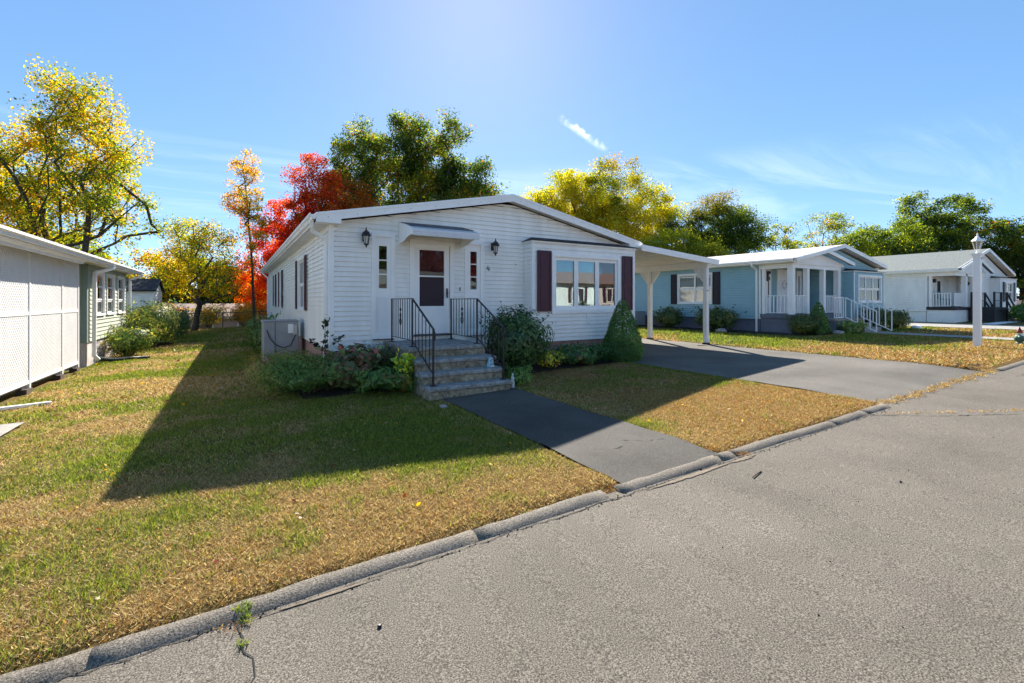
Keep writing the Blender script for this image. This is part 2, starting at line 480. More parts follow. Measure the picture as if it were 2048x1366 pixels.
TAN = np.array((0.38, 0.265, 0.10)); STRAW = np.array((0.62, 0.48, 0.235)); RUST = np.array((0.36, 0.16, 0.04))
GRN = np.array((0.145, 0.185, 0.034)); LIME = np.array((0.31, 0.335, 0.055)); DKG = np.array((0.05, 0.08, 0.016))

def sheet(name, xs, ys, zfun, mat, colfun=None, rag=0.0):
    X, Y = np.meshgrid(xs, ys, indexing='ij')
    if rag > 0:
        X = X.copy()
        for e in (0, -1): X[e, :] += rag * (fbm(Y[e, :] * 2.2 + 13 * e, Y[e, :] * 0 + 7 + e, 4) - 0.5) * 4
    Z = zfun(X, Y)
    v = np.stack([X, Y, Z], -1).reshape(-1, 3)
    nx, ny = len(xs), len(ys)
    i = (np.arange(nx - 1)[:, None] * ny + np.arange(ny - 1)[None, :]).ravel()
    f = np.stack([i, i + ny, i + ny + 1, i + 1], -1)
    cols = colfun(v[:, 0], v[:, 1]) if colfun else None
    return np_mesh(name, v, f, mat, cols, smooth=True)

def lawn_cols(x, y):
    g = greenness(x, y)[:, None]; r = fbm(x * 1.7 + 60, y * 1.7 + 11, 3)[:, None]
    brown = TAN * 0.55 * (1 - r) + RUST * 0.55 * r
    return brown * (1 - g) + (GRN * 0.6) * g

far = np.concatenate([np.arange(-260, -20, 20), np.arange(-20, 60, 5), np.arange(60, 320, 20)])
farY = np.concatenate([np.arange(-200, -20, 20), np.arange(-20, 60, 4), np.arange(60, 420, 20)])
tag(sheet('ground', far, farY, lambda x, y: gz(x, y) - 0.14 + 0.0 * x, m_ground), kind='structure')
lx = np.concatenate([np.arange(-16, 2.8, 0.18), np.arange(2.8, 4.6, 0.06), np.arange(4.6, 8.1, 0.18), np.arange(8.1, 8.5, 0.05), np.arange(8.5, 13.2, 0.2), np.arange(13.2, 13.6, 0.05), np.arange(13.6, 14, 0.18), np.arange(14, 60, 0.6)])
ly = np.concatenate([np.concatenate([np.arange(3.015, 3.5, 0.05), np.arange(3.5, 16, 0.18)]), np.arange(16, 36, 0.5)])
tag(sheet('lawn', lx, ly, lawn_z, m_lawn, lawn_cols), kind='structure')
tag(sheet('lawn', np.arange(-16, 60, 2.0), np.arange(-30, -4.0, 2.0), lambda x, y: gz(x, 0) + 0.05, m_lawn, lawn_cols), kind='structure')
road = tag(sheet('road', np.concatenate([np.arange(-60, 60, 0.5), np.arange(60, 200, 5)]), np.linspace(-4.0, 3.12, 30),
          lambda x, y: gz(x, 0) - 0.004 * np.abs(y + 0.5) + 0.003, m_road), kind='structure')
def road_z(x, y): return gzf(x, 0) - 0.004 * abs(y + 0.5) + 0.003

def drive_z(x, y):
    t = sstep(2.9, 4.3, y)
    return (gz(x, 0) - 0.014) * (1 - t) + (gz(x, y) + LAWN_UP + 0.012) * t
drive = tag(sheet('driveway', np.arange(8.32, 13.36, 0.24), np.arange(2.86, 17.0, 0.24), drive_z, m_drive, rag=0.035), kind='structure')
wx = np.linspace(2.98, 4.40, 9)
def walk_z(x, y):
    return gz(x, y) + LAWN_UP + 0.012 - 0.03 * sstep(3.6, 3.08, y) + 0.0 * x
walk = tag(sheet('front_path', wx, np.arange(3.06, 7.4, 0.2), walk_z, m_walk, rag=0.022), kind='structure')
def side_path(name, x0, x1, y0, y1, mat, up=0.03):
    nx_ = max(2, int((x1 - x0) / 0.5) + 1); ny_ = max(2, int((y1 - y0) / 0.5) + 1)
    return tag(sheet(name, np.linspace(x0, x1, nx_), np.linspace(y0, y1, ny_), lambda x, y: gz(x, y) + LAWN_UP + up, mat), kind='structure')
side_path('concrete_path', 21.2, 22.2, 3.15, 8.7, m_conc)
side_path('side_driveway', 27.3, 30.8, 3.15, 14.0, m_conc)
side_path('paving_slab', -6.5, -2.55, 7.3, 9.25, m_conc)

# kerb of lumpy rolled asphalt, in lengths with open joints
kerb = bpy.data.objects.new('kerb', None); C.objects.link(kerb); tag(kerb, kind='structure')
def kerb_len(x0, x1, h=0.105):
    h = 0.1 * 0.22
    n = max(3, int((x1 - x0) / 0.12)); xs = np.linspace(x0, x1, n); mb = MB()
    prof = [(2.925, 0.35), (2.942, 0.60), (2.965, 0.85), (2.99, 0.98), (3.015, 1.02), (3.05, 0.97), (3.12, 0.3)]
    k = len(prof); vs_ = []
    for i, x in enumerate(xs):
        e = 1.0
        wob = 0.014 * (float(vnoise(x * 1.3, 4.2)) - 0.5) * 2; wh = 1 + 0.16 * (float(vnoise(x * 2.1, 9.7)) - 0.5)
        for y, z in prof:
            jit = 0.007 * (random.random() - 0.5)
            vs_.append((x, y + wob + jit, gzf(x, 0) - 0.030 + z * (h + 0.030) * wh * e + jit))
    fs_ = []
    for i in range(n - 1):
        for j in range(k - 1):
            a = i * k + j; fs_.append((a, a + k, a + k + 1, a + 1))
    fs_.append(tuple(range(k))); fs_.append(tuple(range((n - 1) * k, n * k))[::-1])
    mb.add(vs_, fs_)
    return mb.build('kerb_length', m_kerb, kerb, smooth=True)
for a, b, h in ((-9.0, -6.02, .1), (-6.015, -3.1, .1), (-3.105, -0.60, .1), (-0.60, 1.49, .10), (1.496, 2.738, .105),
                (2.905, 4.28, .085), (4.32, 4.52, .05), (4.55, 6.6, .105), (6.602, 7.53, .10), (7.55, 8.22, .09),
                (13.5, 16.4, .08), (16.42, 19.3, .1), (19.32, 24, .1), (24.02, 29, .1), (29.02, 36, .1)):
    kerb_len(a, b, h)

# cracks and the gritty seam along the kerb foot
def crack(pts, w, name='road_crack', parent=None, seed=0, seg=0.06):
    r = random.Random(seed); mb = MB(); L = []; 
    for (x0, y0), (x1, y1) in zip(pts[:-1], pts[1:]):
        d = math.hypot(x1 - x0, y1 - y0); n = max(2, int(d / seg))
        for i in range(n):
            t = i / n
            L.append((x0 + (x1 - x0) * t + r.uniform(-1, 1) * 0.018, y0 + (y1 - y0) * t + r.uniform(-1, 1) * 0.018))
    L.append(pts[-1]); vs_ = []; fs_ = []
    for i, (x, y) in enumerate(L):
        a = L[max(0, i - 1)]; b = L[min(len(L) - 1, i + 1)]
        dx, dy = b[0] - a[0], b[1] - a[1]; d = math.hypot(dx, dy) or 1
        ww = w * r.uniform(0.15, 1.0)
        z = road_z(x, y) + 0.004
        vs_ += [(x - dy / d * ww, y + dx / d * ww, z), (x + dy / d * ww, y - dx / d * ww, z)]
    for i in range(len(L) - 1): fs_.append((2*i, 2*i+1, 2*i+3, 2*i+2))
    mb.add(vs_, fs_)
    return mb.build(name, m_crack, parent or road)
crack([(7.5, 2.905), (8.2, 2.35), (9.2, 1.75), (10.4, 1.45), (11.6, 0.9), (13.4, 0.3), (15, -0.4)], 0.010, seed=1)
crack([(-3.0, 2.905), (-1.5, 2.91), (0.3, 2.90), (1.6, 2.905), (2.9, 2.905), (4.6, 2.90), (6.2, 2.905), (7.6, 2.905)], 0.006, seed=2)
crack([(0.02, 2.89), (0.08, 2.45), (0.0, 2.2), (0.12, 1.95), (0.06, 1.7)], 0.006, seed=3)
crack([(0.08, 2.45), (-0.2, 2.3), (-0.5, 2.25)], 0.004, seed=4)
crack([(12.9, 2.6), (14.5, 2.55), (17.5, 2.6)], 0.008, seed=8)
def walk_crack(pts, w, seed):
    r = random.Random(seed); mb = MB(); vs_ = []; fs_ = []
    L = []
    for (x0, y0), (x1, y1) in zip(pts[:-1], pts[1:]):
        for i in range(7): L.append((x0 + (x1-x0)*i/7 + r.uniform(-.012,.012), y0 + (y1-y0)*i/7 + r.uniform(-.012,.012)))
    for i, (x, y) in enumerate(L):
        ww = w * r.uniform(.2, 1); z = float(walk_z(x, y)) + 0.004
        vs_ += [(x - ww, y + ww * .5, z), (x + ww, y - ww * .5, z)]
    for i in range(len(L)-1): fs_.append((2*i, 2*i+1, 2*i+3, 2*i+2))
    mb.add(vs_, fs_).build('path_crack', m_crack, walk)
walk_crack([(3.75, 3.95), (4.05, 3.72), (4.3, 3.66)], 0.012, 5)
walk_crack([(3.35, 3.85), (3.55, 3.72), (3.7, 3.75)], 0.014, 6)

# sand washed against the kerb foot
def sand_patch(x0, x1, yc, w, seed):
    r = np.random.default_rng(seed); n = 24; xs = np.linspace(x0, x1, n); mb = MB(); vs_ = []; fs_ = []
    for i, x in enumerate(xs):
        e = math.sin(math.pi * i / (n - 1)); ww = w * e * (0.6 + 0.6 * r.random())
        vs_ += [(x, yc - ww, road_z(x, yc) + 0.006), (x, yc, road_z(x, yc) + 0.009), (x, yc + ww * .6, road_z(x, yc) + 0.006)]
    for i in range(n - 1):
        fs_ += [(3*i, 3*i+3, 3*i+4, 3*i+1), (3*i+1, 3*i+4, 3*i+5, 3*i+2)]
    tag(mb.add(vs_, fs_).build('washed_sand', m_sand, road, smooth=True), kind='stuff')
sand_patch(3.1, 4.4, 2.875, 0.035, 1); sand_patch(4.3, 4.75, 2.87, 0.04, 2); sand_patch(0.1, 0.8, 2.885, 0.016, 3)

# ------------------------------------------------------------------ building helpers
class Pl:
    """a wall plane: u runs along it, o outwards, z up"""
    def __init__(self, face, c): self.face, self.c = face, c
    def P(self, u, o, z):
        if self.face == '-y': return (u, self.c - o, z)
        if self.face == '+y': return (u, self.c + o, z)
        if self.face == '-x': return (self.c - o, u, z)
        return (self.c + o, u, z)
    def box(self, mb, u0, u1, o0, o1, z0, z1):
        a = self.P(u0, o0, z0); b = self.P(u1, o1, z1)
        return mb.box(a[0], b[0], a[1], b[1], a[2], b[2])

def slab(parent, pl, u0, u1, z0, z1, holes, mat, t=0.12, name='wall'):
    us = sorted({u0, u1, *[min(max(h[i], u0), u1) for h in holes for i in (0, 1)]})
    zs = sorted({z0, z1, *[min(max(h[i], z0), z1) for h in holes for i in (2, 3)]})
    mb = MB()
    for a, b in zip(us[:-1], us[1:]):
        for c, d in zip(zs[:-1], zs[1:]):
            um, zm = (a + b) / 2, (c + d) / 2
            if any(h[0] < um < h[1] and h[2] < zm < h[3] for h in holes): continue
            pl.box(mb, a, b, -t, 0, c, d)
    return mb.build(name, mat, parent)

def siding(parent, pl, u0, u1, z0, z1, holes, mat, pitch=0.1, rng_fn=None, join=False, proud=0.026):
    gap = 0.89
    if join: proud, gap = 0.042, 0.80
    """lapped boards, each its own wedge; rng_fn(z) narrows the run under a gable"""
    z = z0; allmb = MB()
    while z < z1 - 0.005:
        zt = min(z + pitch, z1); mb = allmb if join else MB()
        ztop = z + (zt - z) * gap
        cuts = sorted({z, ztop, *[q for h in holes for q in (h[2], h[3]) if z < q < ztop]})
        n0 = len(mb.v)
        for a, b in zip(cuts[:-1], cuts[1:]):
            ra = rng_fn(a) if rng_fn else (u0, u1)
            rb = rng_fn(b) if rng_fn else (u0, u1)
            if ra[1] <= ra[0]: continue
            if rb[1] < rb[0]: mid = (ra[0] + ra[1]) / 2; rb = (mid, mid)
            zm = (a + b) / 2
            segs = [(ra[0], ra[1], rb[0], rb[1])]
            for h in holes:
                if not (h[2] < zm < h[3]): continue
                new = []
                for s in segs:
                    lo, hi = h[0], h[1]
                    if hi <= s[0] or lo >= s[1]: new.append(s); continue
                    if lo > s[0]: new.append((s[0], lo, s[2], lo))
                    if hi < s[1]: new.append((hi, s[1], hi, s[3]))
                segs = new
            oa = proud * (1 - (a - z) / pitch) + 0.003; ob = proud * (1 - (b - z) / pitch) + 0.003
            for s in segs:
                vs_ = [pl.P(s[0], 0, a), pl.P(s[1], 0, a), pl.P(s[1], oa, a), pl.P(s[0], oa, a),
                       pl.P(s[2], 0, b), pl.P(s[3], 0, b), pl.P(s[3], ob, b), pl.P(s[2], ob, b)]
                if not join: mb = MB()
                mb.add(vs_, [(0,1,2,3),(4,7,6,5),(3,2,6,7),(0,3,7,4),(1,5,6,2),(0,4,5,1)])
                if not join: mb.build('siding_board', mat, parent)
        z = zt
    if join and allmb.v: return allmb.build('siding', mat, parent)

def frame_mb(pl, u0, u1, z0, z1, w, o0, o1, sill=None):
    mb = MB()
    pl.box(mb, u0, u0 + w, o0, o1, z0, z1); pl.box(mb, u1 - w, u1, o0, o1, z0, z1)
    pl.box(mb, u0 + w, u1 - w, o0, o1, z1 - w, z1); pl.box(mb, u0 + w, u1 - w, o0, o1, z0, z0 + (sill or w))
    return mb

def window(parent, pl, u0, u1, z0, z1, cols=1, hung=True, trim=0.07, glass=None, blind=0.0, rail=0.5, blind_mat=None, tmat=None):
    """opening u0..u1, z0..z1; casing outside it, sashes and panes inside, optional blind"""
    glass = glass or m_glass; tmat = tmat or m_trim
    mb = frame_mb(pl, u0 - trim, u1 + trim, z0 - trim, z1 + trim, trim, 0.0, 0.045)
    pl.box(mb, u0 - trim - 0.01, u1 + trim + 0.01, 0.045, 0.06, z0 - trim, z0 - trim + 0.03)
    w = mb.build('window', tmat, parent)
    cw = (u1 - u0) / cols
    for i in range(cols):
        a, b = u0 + i * cw, u0 + (i + 1) * cw
        parts = [(z0, z0 + (z1 - z0) * rail, 0.0), (z0 + (z1 - z0) * rail, z1, 0.016)] if hung else [(z0, z1, 0.0)]
        for c, d, o in parts:
            sw = 0.045
            frame_mb(pl, a + .002, b - .002, c, d - .001, sw, -0.05 + o, -0.02 + o).build('sash', tmat, w)
            mb = MB(); pl.box(mb, a + sw - .004, b - sw + .004, -0.038 + o, -0.034 + o, c + sw - .004, d - sw + .004)
            mb.build('pane', glass, w)
        if blind > 0:
            mb = MB(); zb = z1 - (z1 - z0) * blind; q = z1 - 0.02
            while q > zb:
                p0 = pl.P(a + .05, -0.092, q); p1 = pl.P(b - .05, -0.092, q)
                mb.add([pl.P(a + .05, -0.100, q), pl.P(b - .05, -0.100, q), pl.P(b - .05, -0.085, q - .034), pl.P(a + .05, -0.085, q - .034),
                        pl.P(a + .05, -0.102, q), pl.P(b - .05, -0.102, q), pl.P(b - .05, -0.087, q - .035), pl.P(a + .05, -0.087, q - .035)],
                       [(0,1,2,3),(7,6,5,4),(0,4,5,1),(2,6,7,3)])
                q -= 0.032
            mb.build('blind', blind_mat or m_blind, w)
    return w

def shutter(parent, pl, u0, u1, z0, z1, mat, louvre=False):
    s = frame_mb(pl, u0, u1, z0, z1, 0.045, 0.046, 0.075).build('shutter', mat, parent)
    mb = MB()
    zm = z0 + (z1 - z0) * 0.46
    pl.box(mb, u0 + .045, u1 - .045, 0.046, 0.074, zm - 0.03, zm + 0.03)
    if louvre:
        q = z0 + 0.06
        while q < z1 - 0.05:
            if abs(q - zm) > 0.05: pl.box(mb, u0 + .045, u1 - .045, 0.046, 0.071, q, q + 0.022)
            q += 0.04
    else:
        pl.box(mb, u0 + .045, u1 - .045, 0.046, 0.060, z0 + .045, zm - .03)
        pl.box(mb, u0 + .045, u1 - .045, 0.046, 0.060, zm + .03, z1 - .045)
        for lo, hi in ((z0 + .045, zm - .03), (zm + .03, z1 - .045)):
            pl.box(mb, u0 + .08, u1 - .08, 0.060, 0.068, lo + .04, hi - .04)
    mb.build('shutter_panel', mat, s)
    return s

def bricks(parent, pl, u0, u1, z0, z1, bw, bh, mat, grnd=None):
    """brick skirt: each brick its own object, shared mesh data, joints recessed"""
    g = 0.012
    def mesh_for(w):
        mb = MB(); pl2 = Pl(pl.face, 0)
        pl2.box(mb, 0, w - g, 0, 0.035, 0, bh - g)
        me = bpy.data.meshes.new('brick'); me.from_pydata(mb.v, [], mb.f); me.materials.append(mat); return me
    full = mesh_for(bw); off = root_loc(parent); z = z1 - bh; row = 0
    while z > z0 - bh * .9:
        u = u0 - (bw / 2 if row % 2 else 0)
        while u < u1 - 0.02:
            a, b = max(u, u0), min(u + bw, u1)
            if b - a > 0.04 and (grnd is None or z + bh > grnd(a)):
                me = full if (b - a) > bw - 0.001 else mesh_for(b - a)
                o = bpy.data.objects.new('brick', me); C.objects.link(o); o.parent = parent
                p = pl.P(a, -0.03 + random.uniform(-.003, .003), z); o.location = Vector(p) - Vector(off)
            u += bw
        z -= bh; row += 1

def lathe_obj(name, mat, cx, cy, prof, n=12, parent=None, rot=0, smooth=True):
    return MB().lathe(cx, cy, prof, n, rot).build(name, mat, parent, smooth=smooth)

def downspout(parent, pts, w=0.07, mat=None):
    mb = MB()
    for p, q in zip(pts[:-1], pts[1:]):
        d = (Vector(q) - Vector(p)).normalized() * 0.012
        mb.beam(Vector(p) - d, Vector(q) + d, w, w * 0.75, up=(0, 1, 0.01) if abs(d.z) > abs(d.y) else (1, 0, 0))
    return mb.build('downspout', mat or m_trim, parent, bevel=0.008)

def gutter(parent, x, sgn, y0, y1, ztop, name='gutter', mat=None):
    """K-style gutter along y at fascia x; sgn: outward x direction"""
    prof = [(0, 0), (0.005, -0.11), (0.06, -0.115), (0.075, -0.07), (0.11, -0.045), (0.11, 0.0), (0.098, 0.0), (0.098, -0.03), (0.02, -0.03), (0.012, 0.0)]
    mb = MB(); mb.extrude([(x + sgn * a, ztop + z) for a, z in prof], y0, y1)
    return mb.build(name, mat or m_trim, parent)

# ------------------------------------------------------------------ the white house with maroon shutters
X0, X1, Y0, YB = 1.66, 9.85, 9.85, 28.6
ZB, ZE = 0.72, 3.27                       # siding foot, soffit
XC = (X0 + X1) / 2 + 0.05
ZR = 4.31                                 # top of the roof at the ridge
EX0, EX1, YF = 1.36, 10.15, 9.58          # eaves, rake
ROOF_T = 0.10
def roof_z(x):                            # top of roof
    zl = 3.43
    return zl + (ZR - zl) * (1 - abs(x - XC) / (XC - EX0)) if x < XC else ZR - (ZR - zl) * (x - XC) / (EX1 - XC)
house = thing('mobile_home', 'white vinyl-sided single-storey home with maroon shutters and concrete front steps', 'house', ((X0 + X1) / 2, (Y0 + YB) / 2, 0.1))
front = Pl('-y', Y0); left = Pl('-x', X0); right = Pl('+x', X1)
BX0, BX1, BY = 6.28, 9.72, 9.45           # bay
D0, D1, DZ0, DZ1 = 3.40, 4.25, 0.985, 3.00
SL = (2.56, 2.89, 0.98, 3.09); SR = (4.70, 5.04, 0.98, 3.06)
hole_door = (D0 - .09, D1 + .09, DZ0 - .03, DZ1 + .07)
hole_sl = (SL[0] - .07, SL[1] + .07, SL[2] - .05, SL[3] + .08); hole_sr = (SR[0] - .07, SR[1] + .07, SR[2] - .05, SR[3] + .08)
hole_bay = (BX0 + .05, BX1 - .05, ZB, 3.15)
W1 = (13.35, 14.95, 1.52, 2.88); W2 = (20.15, 21.2, 1.52, 2.88); W3 = (23.4, 24.2, 1.52, 2.88)
slab(house, front, X0 + .001, X1 - .001, ZB, ZE + .10, [(D0, D1, DZ0, DZ1), (SL[0], SL[1], SL[2], SL[3]), (SR[0], SR[1], SR[2], SR[3]), (BX0 + .1, BX1 - .1, 0.95, 3.05)], m_siding)
slab(house, left, Y0, YB, ZB, ZE, [W1, W2, W3], m_siding)
slab(house, right, Y0, YB, ZB, ZE, [], m_siding)
MB().box(X0, X1, YB - .12, YB, ZB, ZE + .1).build('wall', m_siding, house)
MB().box(X0 + .13, X1 - .13, Y0 + .13, YB - .13, ZB, ZB + .1).build('floor', m_room, house)
MB().box(X0 + .13, X1 - .13, Y0 + .13, YB - .13, ZE - .1, ZE).build('ceiling', m_room, house)
MB().box(X0 + .13, X1 - .13, Y0 + 4.2, Y0 + 4.3, ZB + .1, ZE - .1).build('partition', m_room, house)
# gable core
MB().extrude([(X0 + .3, ZE + .1), (X1 - .3, ZE + .1), (XC, ZR - .24)], Y0 + .002, Y0 + .12).build('gable', m_siding, house)
zt0 = ZE + 0.02
siding(house, front, X0, X1, ZB, ZR - 0.2, [hole_door, hole_sl, hole_sr, (BX0, BX1, ZB - .02, 3.2)], m_siding, 0.101,
       rng_fn=lambda z: (X0 + .075, X1 - .075) if z < 3.19 else
       (max(X0 + .075, EX0 + (z + .17 - 3.43) / (ZR - 3.43) * (XC - EX0)), min(X1 - .075, EX1 - (z + .17 - 3.43) / (ZR - 3.43) * (EX1 - XC))))
siding(house, left, Y0 + .08, YB - .08, ZB, ZE, [(w[0] - .06, w[1] + .06, w[2] - .06, w[3] + .06) for w in (W1, W2, W3)], m_siding, 0.101)
for nm, x, y in (('a', X0, Y0), ('b', X0, YB), ('c', X1, Y0)):
    mb = MB()
    sx = -1 if x == X0 else 1; sy = -1 if y == Y0 else 1
    mb.box(x + sx * .022, x - sx * .075, y + sy * .022, y, ZB - .01, ZE + .0); mb.box(x + sx * .022, x, y, y - sy * .075, ZB - .01, ZE)
    mb.build('corner_post', m_trim, house)
# roof
mb = MB()
mb.extrude([(EX0, 3.43), (XC, ZR), (EX1, 3.43), (EX1, 3.43 - ROOF_T), (XC, ZR - ROOF_T), (EX0, 3.43 - ROOF_T)], YF + .03, YB + .25)
roof = mb.build('roof', m_shingle_d, house)
mb = MB()
mb.extrude([(EX0 + .02, 3.30), (X0 + .02, 3.30), (X0 + .02, 3.27), (EX0 + .02, 3.27)], YF + .04, YB + .2)
mb.extrude([(X1 - .02, 3.30), (EX1 - .02, 3.30), (EX1 - .02, 3.27), (X1 - .02, 3.27)], YF + .04, YB + .2)
for a, b in ((EX0, XC), (XC, EX1)):
    za, zb = roof_z(a) - .135, roof_z(b) - .135
    mb.extrude([(a, za), (b, zb), (b, zb + .03), (a, za + .03)], YF + .04, Y0 + .01)
mb.build('soffit', m_soffit, house)
# rake boards with a drip edge, and boxed returns at both eaves
for a, b in ((EX0, XC), (XC, EX1)):
    za, zb = roof_z(a), roof_z(b)
    mb = MB()
    mb.extrude([(a, za - .165), (b, zb - .165), (b, zb - .004), (a, za - .004)], YF, YF + .03)
    rk = mb.build('rake_board', m_trim, house)
    mb = MB(); mb.extrude([(a, za - .045), (b, zb - .045), (b, zb + .012), (a, za + .012)], YF - .012, YF - .001)
    mb.build('drip_edge', m_trim, rk)
    mb = MB()
    for i in range(8):
        t = (i + .4) / 8; x = a + (b - a) * t; z = za + (zb - za) * t - .10
        mb.box(x - .006, x + .006, YF - .005, YF + .0, z - .006, z + .006)
    mb.build('nail_heads', m_chain, rk)
MB().extrude([(EX0 + .0, 3.262), (EX0 + .47, 3.262), (EX0 + .47, 3.425), (EX0, 3.35)], YF + .005, Y0 - .002).build('eave_return', m_trim, house)
MB().extrude([(EX1, 3.262), (EX1 - .47, 3.262), (EX1 - .47, 3.425), (EX1, 3.35)], YF + .005, Y0 - .002).build('eave_return', m_trim, house)
MB().box(EX0 - .0, EX0 + .03, YF + .04, YB + .2, 3.27, 3.40).build('fascia', m_trim, house)
gutter(house, EX0 - .002, -1, YF - .02, YB + .22, 3.425)
gutter(house, EX1 + .002, 1, YF + .05, YB + .22, 3.425)
downspout(house, [(EX0 - .055, Y0 - .10, 3.31), (EX0 - .055, Y0 - .07, 3.20), (EX0 - .03, Y0 + .02, 3.12), (X0 - .06, Y0 + .12, 2.98), (X0 - .06, Y0 + .14, 2.85), (X0 - .06, Y0 + .14, .30), (X0 - .09, Y0 + .02, .2)], .075)
downspout(house, [(EX0 - .055, YB + .1, 3.31), (X0 - .06, YB - .05, 3.0), (X0 - .06, YB - .05, .3)], .07)
# brick skirt
gr = lambda u: 0.05
MB().box(X0 + .02, X1 - .02, Y0 + .02, Y0 + .1, -.1, ZB - .012).build('skirt', m_mortar, house)
MB().box(X0 + .02, X0 + .1, Y0 + .02, YB, -.1, ZB - .012).build('skirt', m_mortar, house)
bricks(house, Pl('-y', Y0 + .02), X0 + .02, BX0 - .02, 0.05, ZB - .015, .30, .10, m_brick)
bricks(house, Pl('-y', BY + .05), BX0 + .05, BX1 - .05, 0.15, ZB - .015, .30, .10, m_brick)
bricks(house, Pl('-x', X0 + .02), Y0 + .06, 15.4, 0.05, ZB - .015, .30, .10, m_brick)
MB().box(BX0 + .05, BX1 - .05, BY + .05, Y0, -.1, ZB - .012).build('skirt', m_mortar, house)
# side windows with maroon shutters
for w, cols in ((W1, 2), (W2, 1), (W3, 1)):
    window(house, left, w[0], w[1], w[2], w[3], cols=cols, blind=0.45, trim=.06)
    shutter(house, left, w[0] - .36, w[0] - .075, w[2] - .03, w[3] + .05, m_maroon, louvre=True)
    shutter(house, left, w[1] + .075, w[1] + .36, w[2] - .03, w[3] + .05, m_maroon, louvre=True)
# door: casing, storm door with two lights, maroon panelled door behind
frame_mb(front, D0 - .10, D1 + .10, DZ0 - .02, DZ1 + .08, .10, 0, .05, sill=.02).build('door_frame', m_trim, house)
dr = frame_mb(front, D0 + .01, D1 - .01, DZ0 + .012, DZ1 - .01, .12, -.03, .012, sill=.62).build('door', m_trim, house)
mb = MB(); front.box(mb, D0 + .13, D1 - .13, -.028, .010, 2.27, 2.30); mb.build('door_rail', m_trim, dr)
mb = MB(); front.box(mb, D0 + .132, D1 - .132, -.012, -.008, 2.30, DZ1 - .132); mb.build('pane', m_glass_d, dr)
mb = MB(); front.box(mb, D0 + .132, D1 - .132, -.016, -.012, DZ0 + .63, 2.27); mb.build('insect_screen', m_screen, dr)
mb = MB(); front.box(mb, D1 - .085, D1 - .05, .012, .035, 1.86, 2.02); front.box(mb, D1 - .08, D1 - .055, .035, .065, 1.90, 1.93); front.box(mb, D1 - .095, D1 - .06, .05, .065, 1.80, 1.97)
mb.build('handle', m_black, dr, bevel=.004)
mb = MB(); front.box(mb, D0, D1, -.125, -.08, DZ0, DZ1)
for i in range(2):
    for lo, hi in ((1.2, 1.85), (1.95, 2.5), (2.58, 2.9)):
        a = D0 + .10 + i * .36; front.box(mb, a, a + .28, -.08, -.068, lo, hi)
inner = mb.build('inner_door', m_maroon_door, house)
mb = MB(); front.box(mb, D0 + .38, D0 + .46, -.068, -.06, 2.02, 2.10); mb.build('door_knocker', m_alum, inner)
mb = MB(); front.box(mb, D0 - .02, D1 + .02, .0, .09, DZ0 - .035, DZ0 + .004); mb.build('threshold', m_alum_d, house)
mb = MB(); front.box(mb, D1 + .24, D1 + .27, .012, .03, 1.96, 2.05); mb.build('doorbell', m_conc, house)
# sidelights: tall panelled leaves with three small panes
for s in (SL, SR):
    fr = frame_mb(front, s[0] - .085, s[1] + .085, s[2] - .05, s[3] + .085, .085, 0, .045).build('sidelight', m_trim, house)
    c = (s[0] + s[1]) / 2; gw = .085
    mb = MB()
    front.box(mb, s[0], c - gw, -.04, .0, s[2], s[3]); front.box(mb, c + gw, s[1], -.04, .0, s[2], s[3])
    front.box(mb, c - gw, c + gw, -.04, .0, s[2], 2.0); front.box(mb, c - gw, c + gw, -.04, .0, 2.90, s[3])
    for z in (2.30, 2.60): front.box(mb, c - gw, c + gw, -.04, .002, z - .012, z + .012)
    pn = mb.build('sidelight_panel', m_trim, fr)
    mb = frame_mb(front, c - .11, c + .11, 1.12, 1.82, .014, .0, .010); front.box(mb, c - .095, c + .095, .0, .006, 1.30, 1.32); mb.build('moulding', m_trim, fr)
    for lo, hi in ((2.0, 2.288), (2.312, 2.588), (2.612, 2.90)):
        mb = MB(); front.box(mb, c - gw, c + gw, -.022, -.018, lo, hi); mb.build('pane', m_glass, fr)
    mb = MB(); front.box(mb, s[0] - .06, s[1] + .06, .0, .075, s[2] - .075, s[2] - .05); mb.build('sill', m_alum_d if s is SL else m_conc, fr)
# house number 4 in dark iron
mb = MB()
u, z, t = 5.25, 2.45, .013
for (a, b) in (((-.005, .13), (-.042, .045)), ((-.042, .045), (.045, .045)), ((.022, .095), (.012, .0))):
    p = front.P(u + a[0], .026, z + a[1]); q = front.P(u + b[0], .026, z + b[1]); mb.beam(p, q, .012, t, up=(0, 1, 0))
mb.build('house_number', m_black, house)
for u, z in ((6.02, 2.63), (8.0, .80)):
    mb = MB(); front.box(mb, u, u + .02, .016, .03, z, z + .02); mb.build('screw_head', m_black, house)

# bay with three windows
bay = Pl('-y', BY); bayl = Pl('-x', BX0); bayr = Pl('+x', BX1)
BW = (6.93, 9.07, 1.545, 2.83)
slab(house, bay, BX0, BX1, ZB, 3.18, [BW], m_siding, t=.08, name='bay_wall')
slab(house, bayl, BY + .08, Y0, ZB, 3.18, [], m_siding, t=.06, name='bay_wall'); slab(house, bayr, BY + .08, Y0, ZB, 3.18, [], m_siding, t=.06, name='bay_wall')
siding(house, bay, BX0 + .05, BX1 - .05, ZB, 3.17, [(6.83, 9.17, 1.44, 2.95)], m_siding, .101)
siding(house, bayl, BY + .05, Y0 - .02, ZB, 3.17, [], m_siding, .101)
for x, sx in ((BX0, -1), (BX1, 1)):
    mb = MB(); mb.box(x + sx * .022, x - sx * .05, BY - .022, BY, ZB - .01, 3.17); mb.box(x + sx * .022, x, BY, BY + .05, ZB - .01, 3.17)
    mb.build('corner_post', m_trim, house)
MB().box(BX0 - .06, BX1 + .05, BY - .06, Y0 - .022, 3.172, 3.215).build('bay_fascia', m_trim, house)
